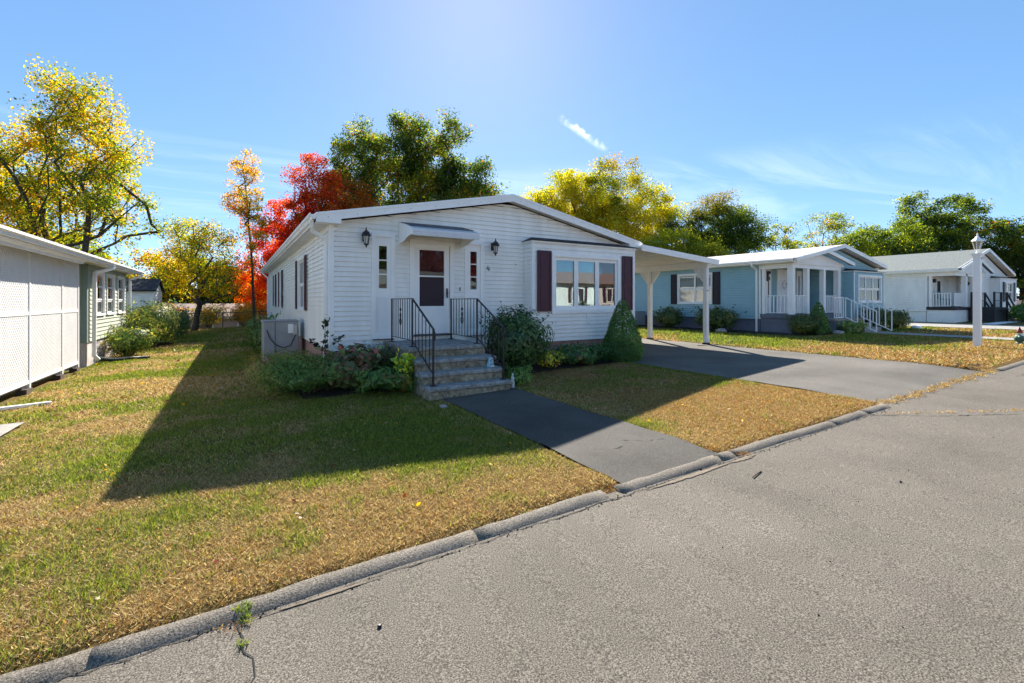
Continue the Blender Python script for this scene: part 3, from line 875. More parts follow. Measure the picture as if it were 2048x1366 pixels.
MB().add([(BX0 - .09, BY - .09, 3.216), (BX1 + .08, BY - .09, 3.216), (BX1 + .08, Y0 - .02, 3.216), (BX0 - .09, Y0 - .02, 3.216),
          (BX0 + .22, Y0 - .02, 3.36), (BX1 - .25, Y0 - .02, 3.36), (BX0 - .09, BY - .09, 3.235), (BX1 + .08, BY - .09, 3.235)],
         [(0, 1, 2, 3), (0, 1, 7, 6), (6, 7, 5, 4), (0, 6, 4, 3), (1, 2, 5, 7), (3, 4, 5, 2)]).build('bay_roof', m_shingle_d, house)
mb = frame_mb(bay, BW[0] - .10, BW[1] + .10, BW[2] - .13, BW[3] + .12, .10, 0, .05)
bw = mb.build('bay_window', m_trim, house)
wd = (BW[1] - BW[0]) / 3
for i in range(3):
    a = BW[0] + i * wd; b = a + wd
    frame_mb(bay, a + .002, b - .002, BW[2], BW[3], .065, -.05, .0).build('sash', m_trim, bw)
    mb = MB(); bay.box(mb, a + .06, b - .06, -.028, -.024, BW[2] + .06, BW[3] - .06); mb.build('pane', m_glass_b, bw)
    mb = MB(); q = BW[3] - .05
    while q > 2.24:
        mb.add([bay.P(a + .09, -.105, q), bay.P(b - .09, -.105, q), bay.P(b - .09, -.085, q - .034), bay.P(a + .09, -.085, q - .034)], [(0, 1, 2, 3)])
        q -= .03
    mb.build('blind', m_blind, bw)
for x in (BW[0] + .12, BW[1] - .30):      # drawn-back net curtains
    mb = MB(); vs_ = []; fs_ = []
    for i in range(15):
        for j in range(9):
            t = j / 8; sp = 0.18 + 0.30 * (t ** 2)
            vs_.append((x + .09 + (i / 14 - .5) * sp * 1.3, BY + .16 + .02 * math.sin(i * 1.9 + j * .2), 2.25 - .66 * t))
    for i in range(14):
        for j in range(8): fs_.append((i * 9 + j, i * 9 + j + 1, (i + 1) * 9 + j + 1, (i + 1) * 9 + j))
    mb.add(vs_, fs_).build('curtain', m_soffit, bw, smooth=True)
shutter(house, bay, 6.385, 6.80, 1.47, 2.98, m_maroon)
shutter(house, bay, 9.22, 9.60, 1.47, 2.98, m_maroon)
mb = MB(); bay.box(mb, 7.98, 8.06, .0, .035, 1.13, 1.42); mb.build('trim_strip', m_trim, house)
# door awning: striped aluminium slope, curved side wings, front lip
AX0, AX1 = 3.06, 4.53
mb = MB(); n = 9; aw_top = []
for i in range(n):
    t = i / (n - 1); aw_top.append((Y0 - .02 - .93 * t, 3.43 - .20 * t - .05 * t ** 3))
lo = [(y, z - .012) for y, z in aw_top[::-1]]
mb.extrude(aw_top + lo, AX0, AX1, axis='x')
aw = mb.build('awning', m_alum, house)
for i in range(7):
    if i % 2 == 0: continue
    mb = MB(); a, b = aw_top[i], aw_top[i + 1]
    mb.extrude([(a[0], a[1] + .003), (b[0], b[1] + .003), (b[0], b[1] + .018), (a[0], a[1] + .018)], AX0 + .02, AX1 - .01, axis='x'); mb.build('awning_slat', m_alum_d, aw)
mb = MB()
for k in range(5): mb.box(AX0, AX1, Y0 - .965 - .008 * (k % 2), Y0 - .94, 3.045 + k * .025, 3.068 + k * .025)
mb.build('awning_lip', m_alum, aw)
for x in (AX0 - .004, AX1 - .004):
    pr = aw_top + [(Y0 - .945, 3.06), (Y0 - .80, 3.075), (Y0 - .58, 3.05), (Y0 - .38, 2.99), (Y0 - .16, 2.97), (Y0 - .02, 2.96)]
    mb = MB(); mb.extrude(pr, x, x + .008, axis='x'); mb.build('awning_wing', m_trim, aw)

# wall lanterns
def lantern(x, z, label):
    L = thing('wall_lantern', label, 'lantern', (x, Y0 - .02, z), group='wall lanterns by the front door')
    y = Y0 - .17
    mb = MB(); mb.lathe(x, y, [(.005, z + .22), (.012, z + .20), (.012, z + .17), (.03, z + .155), (.03, z + .14), (.06, z + .125), (.075, z + .09), (.095, z + .05), (.10, z + .035), (.07, z + .03)], 8)
    mb.build('cap', m_lamp, L)
    mb = MB()
    for k in range(6):
        a = math.pi * k / 3
        mb.beam((x + .066 * math.cos(a), y + .066 * math.sin(a), z + .032), (x + .042 * math.cos(a), y + .042 * math.sin(a), z - .13), .009, .009)
    mb.lathe(x, y, [(.048, z - .125), (.05, z - .14), (.02, z - .16), (.014, z - .19), (.003, z - .205)], 8)
    mb.build('cage', m_lamp, L)
    MB().lathe(x, y, [(.062, z + .03), (.038, z - .125)], 6).build('lamp_glass', m_lampglass, L)
    mb = MB(); mb.box(x - .045, x + .045, Y0 - .045, Y0 - .02, z - .06, z + .12); mb.tube([(x, Y0 - .03, z + .09), (x, Y0 - .08, z + .13), (x, y, z + .12)], .011, 6)
    mb.build('bracket', m_lamp, L)
m_lampglass = M('frosted_lamp_glass', (0.42, 0.43, 0.42), 0.2, 0.1, 30)
lantern(2.335, 3.03, 'dark carriage lantern on the white wall left of the left sidelight')
lantern(5.37, 3.01, 'dark carriage lantern on the white wall above the house number 4')

# ------------------------------------------------------------------ front steps and railings
st = thing('front_steps', 'weathered concrete stoop of four steps below the front door', 'steps', (3.5, 8.2, 0.1))
SX0, SX1 = 2.72, 4.30
levels = [(8.12, Y0 - .03, .875), (7.74, 8.12, .685), (7.44, 7.74, .495), (7.14, 7.44, .305)]
for i, (ya, yb, z) in enumerate(levels):
    ex = 0.012 * i
    mb = MB(); mb.box(SX0 + .03 - ex * .3, SX1 - .03 + ex * .3, ya + .03, yb + (.02 if i else 0), -.05, z - .075)
    mb.build('riser', m_step if i else m_step, st)
    mb = MB()
    n = 14; xs = np.linspace(SX0 - ex * .3, SX1 + ex * .3, n)
    prof = [(ya + .012, z - .075), (ya - .008, z - .06), (ya - .010, z - .022), (ya + .012, z), (yb + (.03 if i else 0), z), (yb + (.03 if i else 0), z - .074)]
    vs_ = []; k = len(prof)
    for x in xs:
        for j, (y, zz_) in enumerate(prof):
            jt = random.uniform(-.006, .004) if j in (0, 1, 2, 3) else 0
            vs_.append((x, y + jt, zz_ + jt * .5))
    fs_ = [(a * k + j, a * k + (j + 1) % k, (a + 1) * k + (j + 1) % k, (a + 1) * k + j) for a in range(n - 1) for j in range(k)]
    fs_ += [tuple(range(k)), tuple(range((n - 1) * k, n * k))]
    mb.add(vs_, fs_); mb.build('tread', m_tread, st)

def railing(x, label, seed):
    R = thing('iron_railing', label, 'railing', (x, 8.3, .88), group='black iron railings of the front steps')
    ya, yb, yc = 9.66, 8.36, 7.30; z0, z1, zc = .875, 1.775, .305
    for y, zb, zt in ((ya, z0, z1), (yb, z0, z1), (yc, zc, 1.25)):
        mb = MB(); mb.beam((x, y, zb), (x, y, zt), .028, .028, up=(0, 1, 0)); mb.box(x - .05, x + .05, y - .05, y + .05, zb, zb + .012); mb.build('post', m_black, R)
    mb = MB(); mb.beam((x, ya + .02, z1), (x, yb - .02, z1), .034, .016)
    mb.beam((x, yb, z1), (x, yc - .02, 1.25), .034, .016)
    mb.tube([(x, yc - .02, 1.25), (x, yc - .06, 1.20), (x, yc - .075, 1.13), (x, yc - .05, 1.08)], .014, 6); mb.build('handrail', m_black, R)
    mb = MB(); mb.beam((x, ya, .99), (x, yb, .99), .02, .012); mb.beam((x, yb, .99), (x, yc, .50), .02, .012); mb.build('bottom_rail', m_black, R)
    for i in range(1, 9):
        y = ya + (yb - ya) * i / 9
        mb = MB(); mb.beam((x, y, .99), (x, y, z1), .012, .012, up=(0, 1, 0)); mb.build('baluster', m_black, R)
    for i in range(1, 6):
        t = i / 6; y = yb + (yc - yb) * t
        mb = MB(); mb.beam((x, y, .99 + (.50 - .99) * t), (x, y, z1 + (1.25 - z1) * t), .012, .012, up=(0, 1, 0)); mb.build('baluster', m_black, R)
    yo = ya + (yb - ya) * 0.45; mb = MB()          # scrolled ornament
    for s in (-1, 1):
        mb.tube([(x, yo + s * (.004 + .028 * math.sin(q * 1.05)), 1.50 - .037 * q) if q < 3 else (x, yo + s * (.004 + .05 * math.sin((q - 2.6) * .75)), 1.50 - .037 * q) for q in np.linspace(0, 6.6, 14)], .010, 5)
        mb.tube([(x, yo + s * .035 * math.sin(q), 1.56 + .03 * math.cos(q)) for q in np.linspace(.2, 3.0, 8)], .009, 5)
    mb.build('scroll', m_black, R)
railing(2.86, 'black wrought-iron railing on the left edge of the concrete steps', 1)
railing(4.21, 'black wrought-iron railing on the steps beside the big dark shrub', 2)

# small ornaments by the steps
fan = MB()
fan.extrude([(4.10 - .075, .497), (4.10 + .075, .497), (4.10 + .07, .53), (4.10 + .028, .655), (4.10 - .028, .655), (4.10 - .07, .53)], 7.56, 7.62)
fan.box(4.06, 4.14, 7.55, 7.63, .655, .675)
o = fan.build('garden_ornament', m_blue_cer, None, loc=(4.10, 7.59, .497), bevel=.01); tag(o, 'small blue and white ornament standing on the step by the right railing', 'ornament')
fig = thing('garden_statue', 'small pale stone figure standing on the ground right of the bottom step', 'statue', (4.42, 7.32, lawn_zf(4.42, 7.32)))
zf = lawn_zf(4.42, 7.32)
MB().lathe(4.42, 7.32, [(.045, zf), (.042, zf + .012), (.036, zf + .03), (.04, zf + .10), (.03, zf + .16), (.034, zf + .19), (.024, zf + .215), (.012, zf + .23)], 12).build('body', m_white_cer, fig, smooth=True)
MB().lathe(4.42, 7.32, [(.008, zf + .225), (.018, zf + .235), (.021, zf + .25), (.017, zf + .27), (.006, zf + .28)], 10).build('head', m_white_cer, fig, smooth=True)

# ------------------------------------------------------------------ air conditioner beside the left wall
ac = thing('air_conditioner', 'tall grey metal air conditioner beside the left wall of the white house', 'air conditioner', (1.1, 14.0, .03))
MB().box(.66, 1.5, 13.6, 14.5, .10, 1.19).build('housing', m_ac, ac, bevel=.02)
MB().box(.60, 1.56, 13.54, 14.56, -.05, .10).build('pad', m_conc, ac)
MB().box(.64, 1.52, 13.58, 14.52, 1.19, 1.215).build('top_cover', m_ac, ac)
mb = MB()
for i in range(16): mb.box(.652, .66, 13.66, 14.44, .18 + i * .055, .20 + i * .055)
mb.build('grille', m_ac, ac)
mb = MB(); mb.box(.93, .94, 13.59, 13.6, .12, 1.18); mb.build('panel_seam', m_black, ac)
MB().box(1.24, 1.36, 13.57, 13.6, .88, 1.12).build('service_box', m_trim, ac)
MB().box(1.36, 1.45, 13.50, 13.6, .84, 1.10).build('disconnect_box', m_ac_l, ac, bevel=.01)
MB().tube([(.74, 13.58, .98), (.80, 13.56, .78), (.95, 13.55, .58), (1.12, 13.55, .50), (1.3, 13.56, .55), (1.42, 13.55, .84)], .012, 6).build('cable', m_black, ac)

# ------------------------------------------------------------------ carport
CP = thing('carport', 'white flat carport roof on posts at the right of the white house', 'carport', (11.8, 12.5, gzf(12)))
CX0, CX1, CY0, CY1 = 10.02, 13.52, 9.42, 16.4
def cp_z(x): return 3.30 + (3.02 - 3.30) * (x - CX0) / (CX1 - CX0)
MB().extrude([(CX0, cp_z(CX0) - .04), (CX1, cp_z(CX1) - .04), (CX1, cp_z(CX1) + .02), (CX0, cp_z(CX0) + .02)], CY0 + .03, CY1).build('roof', m_carport, CP)
mb = MB(); mb.extrude([(CX0, cp_z(CX0) - .12), (CX1 + .02, cp_z(CX1) - .12), (CX1 + .02, cp_z(CX1) + .055), (CX0, cp_z(CX0) + .055)], CY0, CY0 + .03); mb.build('front_fascia', m_trim, CP)
gutter(CP, CX1 + .0, 1, CY0 + .04, CY1, cp_z(CX1) + .05)
mb = MB()
for i in range(12):
    x = CX0 + .15 + i * .29; mb.box(x, x + .012, CY0 + .05, CY1 - .02, cp_z(x + .01) - .055, cp_z(x + .01) - .038)
mb.build('ceiling_ribs', m_carport, CP)
PX = 13.12
MB().box(PX - .075, PX + .075, CY0 + .08, CY1 - .1, 2.80, cp_z(PX) - .045).build('beam', m_carport, CP)
for y in (9.60, 11.95, 15.6):
    zg = float(drive_z(np.array(PX), np.array(y)))
    MB().box(PX - .065, PX + .065, y - .065, y + .065, zg + .05, 2.80).build('post', m_carport, CP)
    MB().box(PX - .09, PX + .09, y - .09, y + .09, zg + .003, zg + .05).build('post_base', m_black, CP)
    for s in (-1, 1):
        if y + s * .5 < CY0: continue
        br = MB().beam((PX, y + s * .07, 2.36), (PX, y + s * .44, 2.79), .07, .05, up=(1, 0, 0)).build('brace', m_carport, CP)
        mb = MB()
        for k in range(4):
            yy = y + s * (.10 + k * .085); zz_ = 2.36 + (abs(yy - y) - .07) / .37 * .43 + .03
            mb.box(PX - .012, PX + .012, yy - .03, yy + .03, zz_, 2.80)
        mb.build('brace_infill', m_carport, br)
MB().box(PX - .05, PX - .02, 9.53, 9.535, 2.05, 2.08).box(PX - .03, PX + .03, 9.50, 9.535, 2.055, 2.07).build('wall_hook', m_black, CP)
downspout(CP, [(CX1 + .05, 9.62, 2.95), (PX + .09, 9.62, 2.80), (PX + .09, 9.62, .40)], .05)
bd = MB().box(12.55, 13.95, 9.38, 9.5, lawn_zf(13.3, 9.4) + .004, lawn_zf(13.3, 9.4) + .06).build('timber_board', m_wood, None, loc=(13.2, 9.44, lawn_zf(13.3, 9.4)))
tag(bd, 'dark timber board lying on the drive at the foot of the front carport post', 'board')

# ------------------------------------------------------------------ generic gable shell for the neighbours
def gable_roof(parent, x0, x1, y0, y1, ze, zr, mat, t=.10, name='roof', trim=None, rake=.15):
    xc = (x0 + x1) / 2
    r = MB().extrude([(x0, ze), (xc, zr), (x1, ze), (x1, ze - t), (xc, zr - t), (x0, ze - t)], y0 + .03, y1).build(name, mat, parent)
    for a, b, za, zb in ((x0, xc, ze, zr), (xc, x1, zr, ze)):
        MB().extrude([(a, za - rake), (b, zb - rake), (b, zb + .012), (a, za + .012)], y0, y0 + .028).build('rake_board', trim or m_trim, parent)
    return r

def neighbour_home(name, label, x0, x1, yf, yr, yb, zg, zb, ze, zr, sid, trim, skirt, roofm, eave, bay, bay_w, win_left, px1, floor_z, shut, pitch, porch_posts, door_y=None):
    """front gable faces the road; an open porch is cut into the front left corner"""
    T = thing(name, label, 'house', ((x0 + x1) / 2, (yf + yb) / 2, zg))
    ov = .36; xc = (x0 + x1) / 2; ex0, ex1 = x0 - ov, x1 + ov
    fr, lf = Pl('-y', yf), Pl('-x', x0)
    holes = [w for w in win_left]
    slab(T, lf, yr, yb, zb, ze, holes, sid)
    slab(T, Pl('+x', x1), yf, yb, zb, ze, [], sid)
    slab(T, fr, px1, x1, zb, ze, [], sid)
    slab(T, Pl('-y', yr), x0 + .12, px1 + .12, zb, ze, [], sid, name='porch_back_wall')
    slab(T, Pl('-x', px1), yf, yr - .12, zb, ze, [], sid, name='porch_side_wall')
    MB().box(x0, x1, yb - .12, yb, zb, ze).build('wall', sid, T)
    MB().box(x0 + .13, x1 - .13, yr + .02, yb - .13, ze - .08, ze - .005).build('ceiling', m_room, T)
    MB().box(x0 + .13, x1 - .13, yr + .02, yb - .13, zb, zb + .08).build('floor', m_room, T)
    siding(T, lf, yr + .06, yb - .05, zb, ze, [(w[0] - .06, w[1] + .06, w[2] - .06, w[3] + .06) for w in holes], sid, pitch, join=True)
    slope = (zr - ze - .16) / (xc - ex0)
    siding(T, fr, px1, x1, zb, ze + .0, [(bay[0], bay[1], zb - .02, bay[3])], sid, pitch, join=True)
    siding(T, fr, x0, x1, ze, zr - .16, [], sid, pitch, rng_fn=lambda z: (max(x0, ex0 + (z - ze + .16) / slope), min(x1, ex1 - (z - ze + .16) / slope)), join=True)
    siding(T, Pl('-y', yr), x0 + .05, px1, zb, ze - .05, [], sid, pitch, join=True)
    siding(T, Pl('-x', px1), yf + .06, yr - .02, zb, ze - .05, [], sid, pitch, join=True)
    MB().extrude([(x0 + .2, ze), (x1 - .2, ze), (xc, zr - .22)], yf + .004, yf + .12).build('gable', sid, T)
    MB().box(x0 + .03, x1 - .03, yr + .03, yb, zg - .25, zb - .01).build('skirt', skirt, T)
    MB().box(px1 + .03, x1 - .03, yf + .03, yr, zg - .25, zb - .01).build('skirt', skirt, T)
    gable_roof(T, ex0, ex1, yf - .30, yb + .25, ze + .15, zr, roofm, trim=trim)
    mb = MB(); mb.box(ex0 + .02, x0, yf - .26, yb + .2, ze - .015, ze); mb.box(x1, ex1 - .02, yf - .26, yb + .2, ze - .015, ze)
    for a, b, za, zb_ in ((ex0, xc, ze + .15, zr), (xc, ex1, zr, ze + .15)):
        mb.extrude([(a, za - .14), (b, zb_ - .14), (b, zb_ - .115), (a, za - .115)], yf - .26, yf)
    mb.build('soffit', m_soffit, T)
    MB().box(ex0, ex0 + .025, yf - .26, yb + .2, ze, ze + .12).build('fascia', trim, T)
    gutter(T, ex0 - .002, -1, yf - .28, yb + .2, ze + .13)
    MB().box(x1 - .05, x1 + .018, yf - .018, yf, zb, ze).build('corner_post', trim, T)
    MB().box(x0 - .018, x0 + .05, yr - .018, yr + .05, zb, ze).build('corner_post', trim, T)
    # porch: floor, posts, beam, pediment
    fy = yf - .06
    MB().box(x0 - .02, px1, fy, yr, floor_z - .16, floor_z).build('porch_floor', m_deck if shut else m_blue_skirt, T)
    MB().box(x0 + .03, px1, fy + .05, yr, zg - .25, floor_z - .165).build('porch_skirt', skirt, T)
    for (px, py, w) in porch_posts:
        MB().box(px - w / 2, px + w / 2, py - w / 2, py + w / 2, floor_z, ze - .08).build('porch_post', trim, T)
    MB().box(x0 - .02, px1, fy - .02, fy + .14, ze - .20, ze - .002).build('porch_beam', trim, T)
    MB().box(x0 - .02, x0 + .14, fy + .14, yr - .02, ze - .20, ze - .002).build('porch_beam', trim, T)
    MB().box(x0 + .14, px1, fy + .14, yr, ze - .06, ze - .03).build('porch_ceiling', m_soffit, T)
    pc = (x0 + px1) / 2 + .05; pz = ze + .15 + (pc - ex0) * (zr - ze - .15) / (xc - ex0)
    MB().extrude([(x0 - .1, ze - .05), (px1 + .1, ze - .05), (px1 + .1, ze + .06), (pc, pz - .17), (x0 - .1, ze + .06)], fy - .08, fy - .02).build('pediment', trim if not shut else sid, T)
    MB().extrude([(ex0, ze + .15), (pc, pz), (px1 + .42, ze + .12), (px1 + .42, ze + .02), (pc, pz - .10), (ex0, ze + .05)], fy - .36, yf - .27).build('porch_roof', roofm, T)
    for a, b, za, zb_ in ((ex0, pc, ze + .15, pz), (pc, px1 + .42, pz, ze + .12)):
        MB().extrude([(a, za - .13), (b, zb_ - .13), (b, zb_ + .012), (a, za + .012)], fy - .39, fy - .361).build('rake_board', trim, T)
    # front bay
    B = Pl('-y', yf - .42); bx0, bx1, bz0, bz1 = bay
    slab(T, B, bx0, bx1, zb, bz1, [(bay_w[0], bay_w[1], bay_w[2], bay_w[3])], sid, t=.08, name='bay_wall')
    for f, x in (('-x', bx0), ('+x', bx1)): slab(T, Pl(f, x), yf - .34, yf, zb, bz1, [], sid, t=.06, name='bay_wall')
    siding(T, B, bx0 + .04, bx1 - .04, zb, bz1 - .01, [(bay_w[0] - .07, bay_w[1] + .07, bay_w[2] - .07, bay_w[3] + .07)], sid, pitch, join=True)
    siding(T, Pl('-x', bx0), yf - .38, yf - .02, zb, bz1 - .01, [], sid, pitch, join=True)
    for x, s in ((bx0, -1), (bx1, 1)): MB().box(x + s * .02, x - s * .04, yf - .44, yf - .42, zb, bz1).build('corner_post', trim, T)
    MB().box(bx0 - .06, bx1 + .06, yf - .48, yf - .02, bz1 + .001, bz1 + .035).build('bay_fascia', trim, T)
    MB().add([(bx0 - .08, yf - .50, bz1 + .036), (bx1 + .08, yf - .50, bz1 + .036), (bx1 + .08, yf - .02, bz1 + .036), (bx0 - .08, yf - .02, bz1 + .036), (bx0 + .15, yf - .02, bz1 + .16), (bx1 - .15, yf - .02, bz1 + .16)],
             [(0, 1, 2, 3), (0, 1, 5, 4), (0, 4, 3), (1, 2, 5), (3, 4, 5, 2)]).build('bay_roof', m_shingle_d, T)
    window(T, B, *bay_w, cols=3, blind=.2, trim=.07)
    if shut:
        shutter(T, B, bay_w[0] - .40, bay_w[0] - .09, bay_w[2] - .05, bay_w[3] + .05, m_black_sh)
        shutter(T, B, bay_w[1] + .09, bay_w[1] + .36, bay_w[2] - .05, bay_w[3] + .05, m_black_sh)
    return T, lf

# blue house
BL, bl_left = neighbour_home('blue_home', 'light blue sided home with white porch posts and pale grey roof', 18.84, 26.4, 9.96, 11.2, 27.5, gzf(20), .99, 3.25, 4.18,
    m_blue, m_trim, m_blue_skirt, m_roof_lt, .36, (23.05, 25.95, .99, 3.02), (23.45, 25.6, 1.72, 2.82),
    [(13.5, 15.3, 1.66, 2.98)], 22.7, 1.20, False, .10, [(18.93, 9.99, .20), (18.92, 11.08, .12), (20.05, 9.99, .17), (21.35, 9.99, .17), (22.6, 9.99, .20)])
window(BL, bl_left, 13.5, 15.3, 1.66, 2.98, cols=2, blind=.48, trim=.07)
shutter(BL, bl_left, 13.5 - .48, 13.5 - .10, 1.58, 3.06, m_black_sh)
shutter(BL, bl_left, 15.3 + .10, 15.3 + .45, 1.58, 3.06, m_black_sh)
downspout(BL, [(18.42, 11.32, 3.26), (18.44, 11.32, 3.17), (18.78, 11.32, 3.05), (18.78, 11.32, .45)], .08)
downspout(BL, [(18.42, 26.9, 3.26), (18.78, 26.9, 3.05), (18.78, 26.9, .45)], .07)
pb = Pl('-y', 11.2)
mb = frame_mb(pb, 20.0, 21.05, 1.2, 3.1, .08, .018, .075); pb.box(mb, 20.08, 20.97, .012, .055, 1.2, 3.02); dB = mb.build('door', m_trim, BL)
mb = MB(); mb.lathe(20.55, 11.15, [(.20, 2.45), (.22, 2.5), (.2, 2.55)], 10); 
bpy_w = MB()
for k in range(26):
    a = 2 * math.pi * k / 26; r = .15 + .02 * random.random()
    bpy_w.add([(20.5 + r * math.cos(a) + random.uniform(-.05, .05), 11.12 - random.uniform(.0, .05), 2.45 + r * math.sin(a) + random.uniform(-.05, .05)) for _ in range(3)], [(0, 1, 2)])
bpy_w.build('door_wreath', m_wood, dB)
for u in (19.35, 21.75):
    mb = frame_mb(pb, u - .2, u + .2, 1.25, 3.08, .09, .018, .065); pb.box(mb, u - .11, u + .11, .01, .053, 1.3, 3.0); sl_ = mb.build('sidelight', m_trim, BL)
    mb = MB(); pb.box(mb, u - .035, u + .035, 0.054, .058, 1.9, 2.85); mb.build('pane', m_screen, sl_)
def white_rail(parent, p0, p1, zb, zt, n, name='rail', r=.018, mat=None):
    mat = mat or m_trim
    a, b = np.array(p0), np.array(p1)
    R = MB().beam((*a[:2], zt if len(a) == 2 else a[2] + zt), (*b[:2], zt if len(b) == 2 else b[2] + zt), .045, .035)
    rl = R.build(name, mat, parent)
    MB().beam((*a[:2], zb if len(a) == 2 else a[2] + zb), (*b[:2], zb if len(b) == 2 else b[2] + zb), .04, .03).build('bottom_rail', mat, rl)
    for i in range(n + 1):
        t = i / n; p = a + (b - a) * t; z = p[2] if len(a) == 3 else 0
        MB().box(p[0] - r, p[0] + r, p[1] - r, p[1] + r, z + zb, z + zt).build('baluster', mat, rl)
    return rl
white_rail(BL, (18.93, 10.98), (18.93, 10.1), 1.26, 1.95, 6)
white_rail(BL, (19.05, 9.99), (19.95, 9.99), 1.26, 1.95, 6)
white_rail(BL, (21.45, 9.99), (22.5, 9.99), 1.26, 1.95, 7)
MB().box(19.02, 19.22, 11.0, 11.17, 2.62, 2.75).lathe(19.12, 11.05, [(.12, 2.98), (.13, 2.88), (.05, 2.85), (.045, 2.6), (.02, 2.56)], 8).build('porch_lantern', m_lamp, BL)
# porch stair with landing and white pipe railings
ss = thing('porch_steps', 'concrete landing and steps with thin white railings at the blue home', 'steps', (22.0, 9.0, gzf(22)))
LZ = 1.02; gB = gzf(22) + .05
MB().box(20.3, 22.55, 9.05, 9.88, gB - .2, LZ - .08).build('landing_base', m_blue_skirt, ss)
MB().box(20.26, 22.59, 9.01, 9.88, LZ - .08, LZ).build('landing', m_conc, ss)
for i in range(3):
    MB().box(21.1, 22.59, 9.01 - .32 * (i + 1), 9.01 - .32 * i - .002, gB - .2, LZ - .17 * (i + 1)).build('tread', m_conc, ss)
white_rail(ss, (20.34, 9.08), (21.05, 9.08), LZ + .05, LZ + .85, 4, r=.015)
white_rail(ss, (21.16, 9.05, LZ), (21.16, 8.0, gB), .06, .85, 5, r=.015)
white_rail(ss, (22.52, 9.05, LZ), (22.52, 8.0, gB), .06, .85, 5, r=.015)
# the blue home's cooling unit, roof vent
u2 = thing('cooling_unit', 'low beige and grey cooling unit against the blue wall behind the carport', 'air conditioner', (18.2, 18.0, gzf(18)))
zz0 = gzf(18) + .08
MB().box(17.5, 18.55, 17.2, 19.2, zz0, zz0 + .74).build('housing', m_ac, u2, bevel=.02)
MB().box(17.48, 17.50, 17.75, 18.5, zz0 + .06, zz0 + .72).build('side_panel', m_ac_l, u2)
MB().box(17.48, 17.50, 18.52, 19.15, zz0 + .03, zz0 + .7).build('side_panel', m_ac, u2)
MB().box(18.6, 18.8, 16.85, 17.05, .95, 1.25).build('meter_box', m_ac_l, u2)
vt = MB().lathe(20.4, 17.5, [(.16, 3.55), (.16, 3.82), (.2, 3.83), (.2, 3.9), (.15, 3.92), (.22, 3.95), (.22, 4.0), (.05, 4.05)], 12).build('roof_vent', m_alum, BL)

# far white house with grey roof
WH, wh_left = neighbour_home('white_home', 'white home with grey shingle roof and black shutters at the far right', 32.2, 41.4, 8.8, 9.9, 24.0, gzf(34), 1.19, 3.27, 4.72,
    m_siding, m_trim, m_trim, m_roof_gr, .3, (38.0, 41.2, 1.0, 3.05), (38.85, 40.4, 1.75, 2.80), [], 36.6, 1.42, True, .12,
    [(32.3, 9.75, .12), (33.9, 8.83, .22), (35.0, 8.83, .2), (36.5, 8.83, .2)])
shutter(WH, wh_left, 15.6, 16.3, 1.6, 2.95, m_black_sh)
window(WH, wh_left, 16.4, 17.6, 1.66, 2.9, cols=1, blind=.5)
white_rail(WH, (32.35, 9.65), (32.35, 8.95), 1.48, 2.15, 6)
white_rail(WH, (32.5, 8.83), (33.8, 8.83), 1.48, 2.15, 9)
pw = Pl('-y', 9.9)
mb = frame_mb(pw, 33.3, 34.25, 1.42, 3.08, .08, .018, .07); pw.box(mb, 33.38, 34.17, .01, .055, 1.42, 3.0); dW = mb.build('door', m_trim, WH)
mb = MB(); pw.box(mb, 33.55, 34.0, .056, .062, 2.2, 2.85); mb.build('pane', m_screen, dW)
MB().box(32.75, 32.95, 9.7, 9.88, 2.75, 2.95).build('porch_lantern', m_lamp, WH)
fp = thing('hanging_planter', 'yellow flower basket hanging in the porch of the far white home', 'flower basket', (34.5, 8.95, 2.8))
MB().lathe(34.5, 8.95, [(.02, 2.55), (.16, 2.6), (.2, 2.75), (.17, 2.78)], 10).build('pot', m_wood, fp)
mb = MB()
for k in range(50):
    c = np.array((34.5, 8.95, 2.86)) + np.array((random.gauss(0, .1), random.gauss(0, .1), random.gauss(0, .06)))
    mb.add([tuple(c + np.array((random.uniform(-.06, .06), random.uniform(-.06, .06), random.uniform(-.05, .05)))) for _ in range(3)], [(0, 1, 2)])
mb.build('flowers', m_yellow, fp)
MB().tube([(34.5, 8.95, 2.75), (34.5, 8.95, 3.1)], .006, 4).build('hanger', m_black, fp)
ch = thing('porch_chair', 'small teal chair on the porch of the far white home', 'chair', (33.0, 9.4, 1.42))
m_teal = M('teal_chair', (.06, .2, .24), .5)
MB().box(32.8, 33.25, 9.2, 9.6, 1.80, 1.84).build('seat', m_teal, ch); MB().box(32.8, 33.25, 9.58, 9.63, 1.84, 2.25).build('backrest', m_teal, ch)
for x in (32.83, 33.2):
    for y in (9.23, 9.58): MB().box(x, x + .03, y, y + .03, 1.42, 1.80).build('leg', m_teal, ch)
